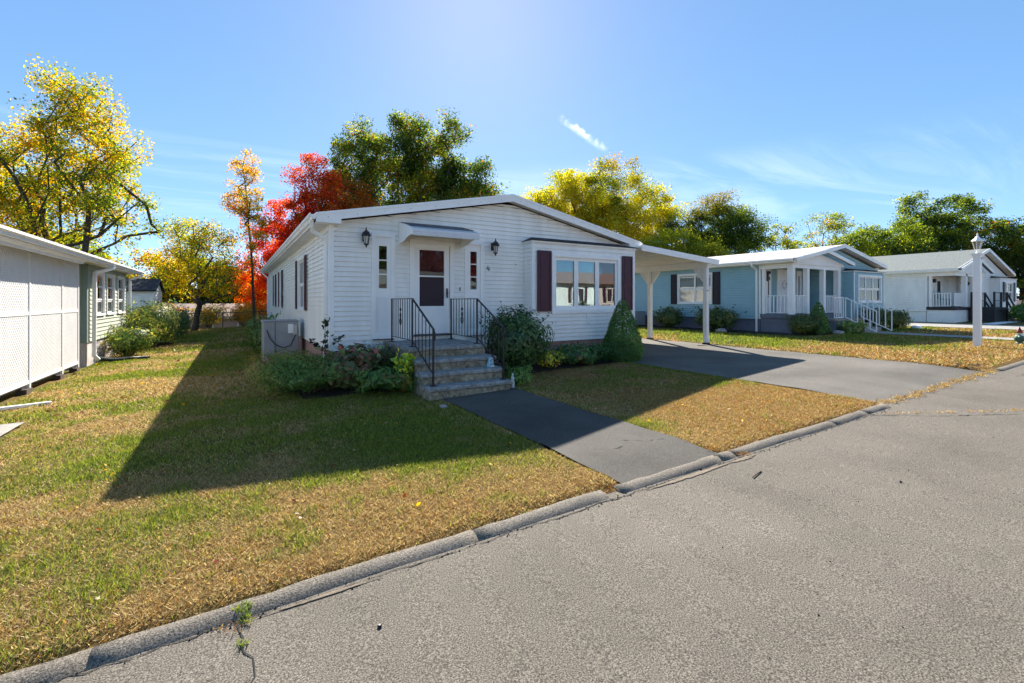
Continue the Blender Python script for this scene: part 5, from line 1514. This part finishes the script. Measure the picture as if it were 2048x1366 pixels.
tree('airy_tree', 'airy yellow-green tree above the blue home’s roof', (46.8, 25.6), [(46.6, 25.7, 7.6, 1.9, 1.8), (48.2, 24.8, 6.4, 1.8, 1.5)], 46, .34, 1500, .2, [(LGRN, 3), (YG, 2), (MGRN, 4), (YEL, .6)], .14, 20, trunk_top=7.6, fork=.25)
tree('wispy_tree', 'wispy thin tree with open branches right of the airy tree', (49.9, 23.7), [(50.2, 23.5, 9.3, 2.3, 1.2), (51.6, 22.8, 8.6, 1.8, 1.4), (49.2, 24.0, 7.2, 1.8, 1.5)], 44, .34, 1250, .19, [(LGRN, 3), (YG, 2), (MGRN, 4), (GOLD, .6)], .13, 21, trunk_top=8.4, fork=.3)
tree('sumac_tree', 'spreading light green tree behind the ridge of the blue home', (57.5, 21.5), [(56.2, 22.2, 7.2, 2.7, 2.2), (59.6, 20.2, 7.9, 2.5, 2.4), (58.2, 21.1, 5.8, 3.0, 2.2), (54.6, 23.2, 6.0, 2.0, 1.8)], 150, .5, 9500, .24, [(LGRN, 3), (MGRN, 5), (YG, .6), (DGRN, 2)], .2, 22, trunk_top=7.2, fork=.2)
tree('tall_elm', 'taller mixed green tree behind the far white home', (67.2, 20.2), [(66.4, 20.8, 11.3, 2.3, 2.6), (69.6, 18.9, 10.6, 2.8, 3.0), (67.4, 20.2, 7.6, 4.0, 3.2), (63.6, 22.0, 7.0, 2.6, 2.8)], 190, .6, 14500, .27, [(MGRN, 5), (DGRN, 3.4), (LGRN, 2.2), (YG, .6)], .3, 23, trunk_top=11, fork=.2)
tree('dark_edge_tree', 'dark green tree with orange patch at the right edge behind the far home', (67.0, 13.2), [(65.4, 14.3, 8.0, 2.4, 2.1), (68.0, 12.8, 6.4, 3.4, 4.0), (70.6, 11.2, 7.2, 3.4, 3.4), (66.8, 13.4, 4.0, 3.2, 2.8)], 200, .55, 15500, .24, [(DGRN, 5), (MGRN, 4.5), (LGRN, 1), (ORG, .25), (GOLD, .3)], .3, 24, trunk_top=9)
# background wood beyond the fence
bgs = [(-14, 52, 5, 4.5, 5.0, 61), (-8, 55, 2.8, 4, 3.4, 62), (-3.4, 54.6, 3.4, 3.0, 2.6, 63), (.3, 53, 2.6, 2.2, 2.2, 64), (6, 52, 4.0, 3.4, 4.0, 65), (-20, 50, 7, 5, 6, 66)]
lbl = ['broad olive tree far left beyond the fence', 'low yellowing tree in the distance behind the shed', 'distant green tree behind the leaning yellow-green tree', 'small distant green tree by the distant white home', 'distant rust tree behind the red maple', 'big far tree partly hidden by the sage roof']
pals = [[(MGRN, 3), (YG, 3), (DGRN, 2)], [(YEL, 3), (LGRN, 3), (GOLD, 2)], [(DGRN, 3), (MGRN, 4)], [(MGRN, 4), (DGRN, 3)], [(RUSTL, 3), (ORG, 2), (MGRN, 2)], [(MGRN, 3), (DGRN, 3), (YG, 2)]]
for (x, y, z, rx, rz, sd), l_, p_ in zip(bgs, lbl, pals):
    tree('distant_tree', l_, (x, y), [(x, y, z, rx, rz), (x + rx * .6, y, z - rz * .4, rx * .7, rz * .7)], 70, .7, 4500, .32, p_, .2, sd, group='trees beyond the back fence', trunk_top=z)
# a red maple and a dark tree across the road, mirrored in the glass
tree('roadside_maple', 'dark red maple across the road, mirrored in the storm door', (14.5, -20), [(13.5, -20, 6, 3, 3.5), (16.5, -20, 6, 3, 3.5), (20, -20, 5.5, 3, 3)], 110, .7, 6000, .34, [((.22, .04, .03), 4), ((.16, .05, .03), 3)], .25, 41, trunk_top=7)
tree('roadside_oak', 'dark green tree across the road, mirrored in the left sidelight', (9, -21), [(9.5, -21, 6.5, 3, 4), (6.5, -21, 6, 3, 3)], 110, .7, 6000, .34, [(DGRN, 4), (MGRN, 3)], .25, 42, trunk_top=7)

# shrubs
def shrub(name, label, c, rad, n, leaf, pal, seed, cat='shrub', cone=False, lump=.22, group=None, stem=True, up=.15, shape=None, aspect=.55, inner=.45, scale=1.6, mix=.5, shoots=18, bright=True):
    r = np.random.default_rng(seed)
    zb = lawn_zf(c[0], c[1]) - .02
    T = thing(name, label, cat, (c[0], c[1], zb), group)
    rx, ry, h = rad
    d = r.normal(size=(n, 3)); d /= np.linalg.norm(d, axis=1, keepdims=True)
    lum = 1 + lump * (2 * fbm(d[:, 0] * 2.6 + seed, d[:, 1] * 2.6 + d[:, 2] * 2.3, 3) - 1) * 1.6
    q = r.random(n) ** inner
    if cone:
        t = 1 - np.sqrt(r.random(n)); t = np.clip(t, 0, 1)
        a = 2 * math.pi * r.random(n)
        prof = (1 - t) ** .62 * (1 - .25 * np.exp(-(t / .10) ** 2))
        lum = 1 + lump * (2 * fbm(np.cos(a) * 2.4 + seed + 9, np.sin(a) * 2.4 + t * 6, 3) - 1)
        rr = prof * (0.80 + .22 * r.random(n)) * lum
        P = np.stack([c[0] + np.cos(a) * rr * rx, c[1] + np.sin(a) * rr * ry, zb + .04 + t * h], 1)
        nr_ = np.stack([np.cos(a), np.sin(a), .5 * np.ones(n)], 1)
    else:
        P = np.stack([c[0] + d[:, 0] * q * lum * rx, c[1] + d[:, 1] * q * lum * ry, zb + h * .52 + d[:, 2] * q * lum * h * .5], 1)
        P[:, 2] = np.maximum(P[:, 2], zb + .03); nr_ = d
    pal = [(tuple(2.0 * q for q in col_), w_) for col_, w_ in pal] if bright else pal
    cols = palette(P, pal, seed, scale, mix)
    leaf_cloud('foliage', P, leaf, cols, m_shrub, T, up=up, aspect=aspect, seed=seed, normals=nr_)
    if shoots and not cone:
        mb = MB(); SP = []
        for k in range(shoots):
            a = 2 * math.pi * r.random(); el_ = .35 + .6 * r.random(); q0 = .75; q1 = 1.12 + .28 * r.random()
            dv = np.array((math.cos(a) * math.cos(el_) * rx, math.sin(a) * math.cos(el_) * ry, math.sin(el_) * h * .5)); cc = np.array((c[0], c[1], zb + h * .52))
            p0, p1 = cc + dv * q0, cc + dv * q1 + np.array((0, 0, .05 * h)); pm = (p0 + p1) / 2 + r.normal(size=3) * .02
            mb.tube([tuple(p0), tuple(pm), tuple(p1)], [.005, .004, .002], 4)
            for t in np.linspace(.1, 1, 9): SP.append(p0 + (p1 - p0) * t + r.normal(size=3) * leaf * .35)
        SP = np.array(SP); tag(mb.build('shoots', m_bark, T), kind='stuff')
        leaf_cloud('shoot_leaves', SP, leaf, palette(SP, pal, seed + 1, scale, .3), m_shrub, T, aspect=aspect, seed=seed + 1)
    if stem:
        mb = MB()
        for k in range(9 if not cone else 1):
            a = 2 * math.pi * k / 9; e = .7 if not cone else 0
            p0 = (c[0] + .05 * math.cos(a), c[1] + .05 * math.sin(a), zb - .05); p2 = (c[0] + rx * e * math.cos(a), c[1] + ry * e * math.sin(a), zb + h * (.8 if not cone else .95))
            p1 = tuple((p0[i] + p2[i]) / 2 + (0, 0, .08)[i] for i in range(3))
            mb.tube([p0, p1, p2], [.02, .013, .005] if not cone else [.05, .03, .01], 5)
        mb.build('stems', m_bark, T)
    return T
RHO = [((.024, .048, .018), 5), ((.045, .085, .026), 4), ((.085, .13, .045), 1.5)]
SPR = [((.038, .078, .016), 5), ((.06, .115, .022), 4), ((.10, .17, .034), 2)]
rh = shrub('rhododendron', 'big dark evergreen shrub right of the front steps', (5.33, 8.62), (.78, .70, 1.42), 7500, .075, RHO, 101, lump=.2, inner=.35)
shrub('dwarf_spruce', 'dense cone-shaped dark green dwarf spruce at the right corner of the bay', (8.52, 8.68), (.60, .60, 1.60), 17000, .05, SPR, 102, cone=True, lump=.14, aspect=.35)
shrub('low_shrub', 'low spreading green shrub in the bed under the bay window', (7.18, 8.66), (.82, .48, .52), 3200, .075, [((.03, .07, .025), 4), ((.05, .12, .035), 3), ((.10, .15, .05), 1), ((.14, .06, .03), .5)], 103, lump=.4)
shrub('yellowing_shrub', 'small yellow-green shrub between the big evergreen and the low shrub', (6.25, 8.75), (.35, .35, .42), 800, .06, [(LGRN, 2), (YG, 2), (BRN, 1)], 104, lump=.4)
shrub('hydrangea', 'hydrangea with dark purple-brown leaves at the corner of the white house', (1.95, 8.85), (.66, .52, .78), 2300, .12, [((.055, .07, .026), 4), ((.11, .06, .035), 3), ((.16, .06, .05), 1.4), ((.11, .15, .05), 3)], 105, lump=.35, aspect=.7)
shrub('feathery_bush', 'feathery green perennial clump left of the hydrangea', (1.12, 8.95), (.80, .70, .76), 8000, .07, [((.045, .085, .02), 4), ((.08, .14, .03), 3), ((.16, .17, .04), 1)], 106, lump=.35, aspect=.22, up=.5)
shrub('wispy_perennial', 'yellowish wispy plants in front of the air conditioner', (.85, 10.9), (.60, 1.1, .62), 3600, .08, [((.10, .12, .03), 3), ((.20, .16, .05), 3), ((.05, .09, .02), 3), ((.25, .12, .03), 1)], 107, lump=.4, aspect=.2, up=.6)
shrub('asparagus_bush', 'soft grey-green feathery plant below the left sidelight', (2.46, 9.15), (.44, .42, .86), 3600, .06, [((.05, .075, .035), 4), ((.08, .11, .05), 3)], 108, lump=.4, aspect=.2, up=.4)
shrub('ground_ivy', 'tangled low green plants along the left side of the steps', (2.36, 8.35), (.58, .66, .52), 4200, .07, [((.035, .075, .018), 4), ((.06, .12, .025), 3), ((.12, .08, .02), .6)], 109, lump=.4)
shrub('bright_sapling', 'bright yellow-green leafy plant against the grey side of the steps', (2.60, 8.05), (.16, .16, .66), 260, .10, [(LGRN, 3), (YG, 3), ((.10, .20, .03), 3)], 110, aspect=.6)
shrub('fern_clump', 'light green fringe of weeds beside the bottom step on the right', (4.68, 7.55), (.28, .35, .36), 1100, .06, [((.07, .13, .03), 3), ((.11, .18, .04), 3)], 111, aspect=.25, up=.5)
shrub('back_hedge', 'dark green bush behind the air conditioner', (.9, 17.2), (.55, 1.6, 1.2), 3400, .09, [((.04, .075, .02), 4), ((.08, .12, .03), 3)], 112, lump=.35)
# tall thin weed against the corner post
wd_ = thing('tall_weed', 'tall thin dark-leaved sapling in front of the house corner', 'plant', (1.52, 9.45, lawn_zf(1.5, 9.45)))
MB().tube([(1.52, 9.45, .05), (1.53, 9.46, .6), (1.50, 9.44, 1.1), (1.52, 9.45, 1.42)], [.009, .008, .005, .003], 5).tube([(1.52, 9.45, .75), (1.68, 9.42, .98), (1.82, 9.40, 1.05)], .004, 4).tube([(1.52, 9.45, .7), (1.38, 9.48, .92), (1.26, 9.46, 1.0)], .004, 4).build('stem', m_wood, wd_)
P = []; r_ = np.random.default_rng(77)
for k in range(46):
    t = r_.random(); P.append((1.52 + r_.normal() * .03, 9.45 + r_.normal() * .03, .75 + .68 * t))
for k in range(26):
    t = r_.random(); P.append((1.52 + .3 * t, 9.45 - .05 * t, .75 + .32 * t)); P.append((1.52 - .26 * t, 9.45, .7 + .3 * t))
P = np.array(P) + r_.normal(size=(len(P), 3)) * .025
leaf_cloud('leaves', P, .085, palette(P, [((.015, .035, .02), 3), ((.03, .06, .03), 2)], 5), m_shrub, wd_, seed=8)
# neighbour shrubs, left
LS = [((.05, .085, .02), 4), ((.11, .14, .03), 3), ((.22, .20, .04), 2), ((.10, .06, .03), 1)]
shrub('round_shrub', 'rounded green shrub on the grass before the sage home’s windows', (-2.85, 18.9), (.72, .85, .98), 4200, .075, LS, 121)
shrub('tall_hedge', 'tall loose hedge of green and yellow leaves along the sage wall', (-2.75, 22.2), (.85, 1.6, 1.75), 7000, .09, LS, 122, lump=.3)
shrub('grey_green_bush', 'grey-green bush at the far end of the loose hedge', (-2.7, 25.6), (1.0, 1.4, 1.75), 5600, .10, [((.05, .085, .035), 4), ((.08, .12, .05), 3), ((.04, .06, .02), 3)], 123, lump=.3)
shrub('shed_bush', 'dark bush in front of the shed corner', (-2.6, 29.0), (.9, 1.0, 1.3), 3000, .11, [((.035, .065, .02), 4), ((.08, .11, .03), 2)], 124)
# bright undergrowth along the fence
ug = [(-6.0, 36.2, [(ORG, 2), (GOLD, 3)]), (-3.6, 36.2, [(GOLD, 3), (YEL, 2), (ORG, 1)]), (-1.4, 36.3, [(YEL, 3), (LGRN, 2)]), (.6, 36.2, [(YEL, 3), (GOLD, 3), (LGRN, 1)]), (2.4, 36.3, [(ORG, 3), (GOLD, 2)]), (4.2, 36.4, [(GOLD, 2), (YG, 2), (ORG, 1)])]
nm = ['farthest left', 'left of the crooked trunk', 'just right of the crooked trunk', 'left of the slender tree', 'under the slender tree', 'nearest the white house']
for i, (x, y, p_) in enumerate(ug):
    shrub('fence_bush', 'orange and yellow autumn bush behind the back fence, ' + nm[i], (x, y), (1.15, .6, 1.6), 2600, .11, p_, 130 + i, bright=False, group='autumn bushes behind the back fence')
# blue home's bed
beds = MB()
def bed(x0, x1, y0, y1, nm_='planting_bed'):
    nx_, ny_ = max(3, int((x1 - x0) / .35)), max(3, int((y1 - y0) / .35)); r2 = np.random.default_rng(int(abs(x0 * 10 + y0)))
    xs = np.linspace(x0, x1, nx_); ys = np.linspace(y0, y1, ny_)
    return tag(sheet(nm_, xs, ys, lambda x, y: lawn_z(x, y) + .022 + .02 * r2.random(x.shape), m_mulch), kind='structure')
bed(17.6, 18.82, 9.3, 20.5); bed(18.9, 20.9, 8.9, 9.92); bed(.75, 1.66, 9.2, 13.4); bed(1.0, 2.7, 8.45, 9.84); bed(4.36, 8.28, 8.35, 9.40)
BG = [((.035, .06, .02), 4), ((.06, .095, .025), 3), ((.11, .10, .03), 1.4)]
shrub('foundation_shrub', 'dark leafy shrub between the two carport posts, against the blue home', (18.0, 15.2), (.6, .75, 1.0), 2600, .10, BG, 141, group='shrubs against the blue home')
shrub('foundation_shrub', 'loose dark shrub right of the front carport post, against the blue home', (17.95, 12.6), (.68, 1.0, 1.08), 3400, .10, BG, 142, group='shrubs against the blue home')
shrub('foundation_shrub', 'rounded olive shrub before the porch of the blue home', (18.75, 9.45), (.62, .55, .82), 2600, .075, BG + [((.14, .13, .03), 1)], 143, group='shrubs against the blue home')
shrub('small_conifer', 'small upright dark conifer beside the rounded olive shrub', (19.55, 9.30), (.42, .42, 1.28), 2600, .07, SPR, 144, cone=True, lump=.25)
shrub('hosta_clump', 'low light green hosta clump by the blue home’s concrete landing', (20.75, 8.65), (.5, .4, .42), 420, .16, [((.09, .14, .04), 3), ((.16, .18, .05), 2)], 145, aspect=.4, up=.6)
shrub('yew_shrub', 'dark rounded yew right of the blue home’s steps', (23.6, 8.9), (.75, .6, .95), 2800, .08, BG, 146)
shrub('yew_shrub', 'second dark yew nearest the far driveway, beside the blue home’s corner', (25.1, 8.8), (.72, .6, .85), 2600, .08, BG, 147)
shrub('conical_yew', 'narrow dark conifer between the blue home and the far white home', (28.6, 12.6), (.5, .5, 1.5), 1700, .09, SPR, 148, cone=True)
shrub('lime_sapling', 'bright lime-leaved bush peeking beside the blue home’s far corner', (28.3, 12.9), (.35, .35, 2.0), 420, .13, [(LGRN, 3), (YG, 2)], 149)
shrub('round_yew', 'big dark round shrub under the far white home’s handrail', (36.3, 7.05), (1.35, .6, 1.05), 3000, .11, SPR, 150)
def rock(label, c, s, seed, mat=None):
    r = random.Random(seed); mb = MB(); z = lawn_zf(c[0], c[1])
    mb.lathe(c[0], c[1], [(s * .7, z - .03), (s, z + s * .2), (s * .85, z + s * .5), (s * .35, z + s * .7)], 8)
    mb.v = [(x + r.uniform(-1, 1) * s * .15, y + r.uniform(-1, 1) * s * .15, zz_ + r.uniform(-1, 1) * s * .08) for x, y, zz_ in mb.v]
    o = mb.build('garden_rock', mat or m_rock, None, loc=(c[0], c[1], z), smooth=True); tag(o, label, 'rock', 'rocks in the planting beds')
rock('pale rock in the bed right of the front carport post', (17.55, 12.1), .24, 1)
rock('grey rock on the grass edge below the blue home’s landing', (19.9, 8.75), .22, 2)
rock('white round rock beside the yew near the far driveway', (25.6, 8.2), .2, 3, m_trim)
rock('flat pale stone on the shaded lawn left of the front path', (2.75, 6.6), .07, 4)
# shrubs across the road
for i, (x, lb) in enumerate(((19.5, 'maroon barberry across the road, mirrored low in the left bay pane'), (22.5, 'maroon barberry across the road, mirrored in the middle bay pane'), (24.6, 'maroon barberry across the road, mirrored in the right bay pane'))):
    shrub('barberry', lb, (x, -8.3), (.9, .6, 1.0), 1500, .12, [((.16, .01, .02), 3), ((.10, .01, .02), 2)], 160 + i, bright=False, group='maroon bushes across the road')

# ------------------------------------------------------------------ grass blades, fallen leaves, weeds
def blocked(x, y):
    b = (x > 2.99) & (x < 4.39) & (y < 7.45)
    b |= (x > 8.33) & (x < 13.33) & (y < 17)
    b |= (x > 2.7) & (x < 4.3) & (y > 7.1)
    b |= (x > X0 - .1) & (x < X1 + .1) & (y > BY - .1) & (y < YB)
    b |= (x > 1.15) & (x < 2.7) & (y > 8.6) & (y < 10)
    b |= (x > 4.5) & (x < 8.3) & (y > 8.5) & (y < 10)
    b |= (x < -2.5) & (y > 7.3) & (y < 9.3)
    b |= (x < NX + .05) & (y > 6)
    b |= (x > 17.5) & (y > 8.85)
    b |= (x > 21.15) & (x < 22.25) | (x > 27.2)
    return b
def blades(n, xr, yr_, h, w, seed, dens=None):
    r = np.random.default_rng(seed)
    x = r.uniform(*xr, n); y = r.uniform(*yr_, n)
    keep = ~blocked(x, y)
    if dens is not None: keep &= r.random(n) < dens(x, y)
    keep &= ~((y < 3.08) & (r.random(n) < .7))
    x, y = x[keep], y[keep]; n = len(x)
    g = greenness(x, y); tuft = fbm(x * 5 + 70, y * 5 + 20, 3)
    isg = r.random(n) < np.clip(g * 1.15 - .05 + (tuft - .5) * .9, .02, .97)
    u = r.random((n, 1)); v = r.random((n, 1))
    cg = np.where(v < .3, LIME, np.where(v < .8, GRN * (.8 + .7 * u), DKG)); rs = (.10 + .22 * sstep(4.3, 5.5, x))[:, None]
    cb = np.where(v < .30, TAN, np.where(v < .92 - rs, STRAW, np.where(v < .9, RUST, TAN * .3)))
    col = np.where(isg[:, None], cg, cb * (.6 + .7 * u))
    hh = h * (.45 + .95 * r.random(n)) * np.where(isg, 1.05, .75) * (.55 + .9 * tuft)
    hh = hh * (1 + .9 * ((r.random(n) < .012) & isg))
    a = r.uniform(0, 2 * math.pi, n); lean = hh * np.where(isg, .25 + .7 * r.random(n), .6 + 1.6 * r.random(n))
    la = r.uniform(0, 2 * math.pi, n)
    ww = w * (.6 + .8 * r.random(n)); z = lawn_z(x, y)
    p0 = np.stack([x - np.cos(a) * ww, y - np.sin(a) * ww, z - .004], 1); p1 = np.stack([x + np.cos(a) * ww, y + np.sin(a) * ww, z - .004], 1)
    p2 = np.stack([x + np.cos(la) * lean, y + np.sin(la) * lean, z + hh], 1)
    V = np.stack([p0, p1, p2], 1).reshape(-1, 3)
    return V, np.repeat(col, 3, 0)
parts = [blades(330000, (-2.6, 9), (3.03, 5.6), .029, .0032, 201),
         blades(190000, (-3.4, 8.4), (5.6, 9.2), .034, .0046, 202),
         blades(90000, (-3.4, 1.3), (9.2, 18), .042, .0075, 203),
         blades(45000, (-3.4, 2.0), (18, 35), .07, .016, 204),
         blades(42000, (13.3, 21.2), (3.17, 9.2), .055, .012, 205),
         blades(22000, (13.3, 17.6), (9.2, 24), .06, .014, 206),
         blades(9000, (22.2, 27.3), (3.17, 9.4), .06, .016, 207)]
V = np.concatenate([p[0] for p in parts]); Cc = np.concatenate([p[1] for p in parts])
tag(np_mesh('lawn_grass', V, np.arange(len(V)).reshape(-1, 3), m_blade, Cc), 'short patchy lawn grass, straw brown and green', 'grass', kind='stuff')
# weeds rooted in the kerb seam, the drive seam and the road crack
def tufts(spots, seed, name, label, cols, h=.05):
    r = np.random.default_rng(seed); L = []; K = []
    for x, y, z, rad, n in spots:
        a = r.uniform(0, 2 * math.pi, n); d = rad * np.sqrt(r.random(n)); px = x + np.cos(a) * d; py = y + np.sin(a) * d
        b = r.uniform(0, 2 * math.pi, n); w_ = .004; hh = h * (.4 + r.random(n)); la = r.uniform(0, 2 * math.pi, n); ln = hh * (.3 + r.random(n))
        L.append(np.stack([np.stack([px - np.cos(b) * w_, py - np.sin(b) * w_, np.full(n, z)], 1), np.stack([px + np.cos(b) * w_, py + np.sin(b) * w_, np.full(n, z)], 1),
                           np.stack([px + np.cos(la) * ln, py + np.sin(la) * ln, z + hh], 1)], 1).reshape(-1, 3))
        K.append(np.repeat(np.array(cols)[r.integers(0, len(cols), n)] * (.7 + .6 * r.random((n, 1))), 3, 0))
    V_ = np.concatenate(L); tag(np_mesh(name, V_, np.arange(len(V_)).reshape(-1, 3), m_blade, np.concatenate(K)), label, 'weeds', kind='stuff')
sp = []
for i in range(60):
    x = 8.3 + 5.1 * i / 59; sp.append((x + random.uniform(-.05, .05), 3.06 + .05 * math.sin(i * .9) + random.uniform(-.04, .04), road_z(x, 2.9) + .01, .06 + .05 * random.random(), random.randint(15, 60)))
tufts(sp, 301, 'drive_seam_grass', 'straw-brown grass along the seam between driveway and road', [TAN, RUST, STRAW, (.2, .17, .05)], .035)
sp = []
for i in range(18):
    t = i / 17; x = 7.6 + 2.2 * t; y = 2.9 - 1.3 * t
    if random.random() < .75: sp.append((x, y, road_z(x, y) + .003, .05, random.randint(8, 40)))
tufts(sp, 302, 'road_crack_grass', 'dry brown grass growing from the crack across the road', [TAN, RUST, STRAW], .03)
tufts([(.05, 2.97, road_z(.05, 2.8) + .025, .045, 70), (.06, 2.88, road_z(.06, 2.7) + .01, .04, 40), (.04, 2.70, road_z(.04, 2.6) + .003, .03, 25)], 303, 'kerb_weed', 'green weed growing out of the kerb in the foreground', [LIME, GRN, (.14, .24, .04)], .03)
tufts([(4.40, 3.12, road_z(4.4, 2.9) + .07, .12, 120), (4.62, 2.96, road_z(4.6, 2.8) + .02, .10, 120), (3.2, 3.28, float(walk_z(3.2, 3.2)) - .02, .10, 60), (3.6, 3.26, float(walk_z(3.6, 3.2)) - .01, .14, 120), (4.0, 3.26, float(walk_z(4, 3.2)) - .01, .12, 120), (.0, 2.9, road_z(0, 2.7) + .004, .10, 70)], 304, 'kerb_debris', 'rust-brown grass clippings gathered along the kerb and path end', [RUST, TAN, (.25, .10, .03)], .015)
r9 = random.Random(5); sp = [(13.6 + 2.6 * r9.random(), 3.3 + .5 * r9.random() ** 2, lawn_zf(14, 3.6), .10, 40) for _ in range(60)]
tufts(sp, 305, 'leaf_litter', 'dark dead leaf litter at the right corner of the driveway', [(.03, .022, .016), (.06, .045, .03), (.12, .10, .08)], .025)
# fallen leaves
r = np.random.default_rng(401); n = 1500
x = np.concatenate([r.uniform(-3, 9, 1000), r.uniform(-3.3, 1.5, 500)]); y = np.concatenate([r.uniform(3.2, 9, 1000), r.uniform(9, 34, 500)])
k = ~((x > X0) & (x < X1) & (y > BY)) & ~((x > 2.9) & (x < 4.5)) & ~(x > 8.2); x, y = x[k], y[k]
P = np.stack([x, y, lawn_z(x, y) + .02 + .02 * r.random(len(x))], 1)
o = leaf_cloud('fallen_leaves', P, np.where(P[:, 1] > 9, .075, .036), palette(P, [(BRN, 3), (TAN, 3), (GOLD, 2), ((.5, .42, .3), 1.5), ((.25, .05, .02), 1)], 9), m_leaf, None, up=1.2, seed=402)
tag(o, 'scattered fallen leaves on the lawn', 'leaves', kind='stuff')
# grit and crumbs along the kerb foot, pebbles and a stick on the road
r = random.Random(9); mb = MB()
for i in range(420):
    x = r.uniform(-2, 8.2) if i < 380 else r.uniform(1, 9); y = r.gauss(2.905, .022) if i < 380 else r.uniform(.3, 2.6)
    s = r.uniform(.003, .009) if i < 380 else r.uniform(.003, .007); z = road_z(x, y)
    mb.add([(x - s, y, z), (x + s * .6, y - s, z), (x + s * .5, y + s, z), (x, y, z + s * 1.3)], [(0, 1, 3), (1, 2, 3), (2, 0, 3)])
tag(mb.build('kerb_grit', m_crack, None), 'dark crumbs of asphalt along the foot of the kerb', 'grit', kind='stuff')
zs = road_z(4.25, 2.55)
sk = MB().tube([(4.12, 2.52, zs + .008), (4.22, 2.545, zs + .010), (4.34, 2.57, zs + .008)], .006, 5).build('stick', m_wood, None, loc=(4.2, 2.55, zs)); tag(sk, 'short brown stick lying on the road near the kerb', 'stick')
for i, (x, y) in enumerate(((.66, 2.45), (5.1, 1.75))):
    z = road_z(x, y); s = .014
    o = MB().lathe(x, y, [(s * .6, z), (s, z + s * .5), (s * .5, z + s)], 6).build('road_pebble', m_black, None, loc=(x, y, z)); tag(o, ('black pebble on the road near the kerb gap', 'black pebble out on the open road')[i], 'pebble')
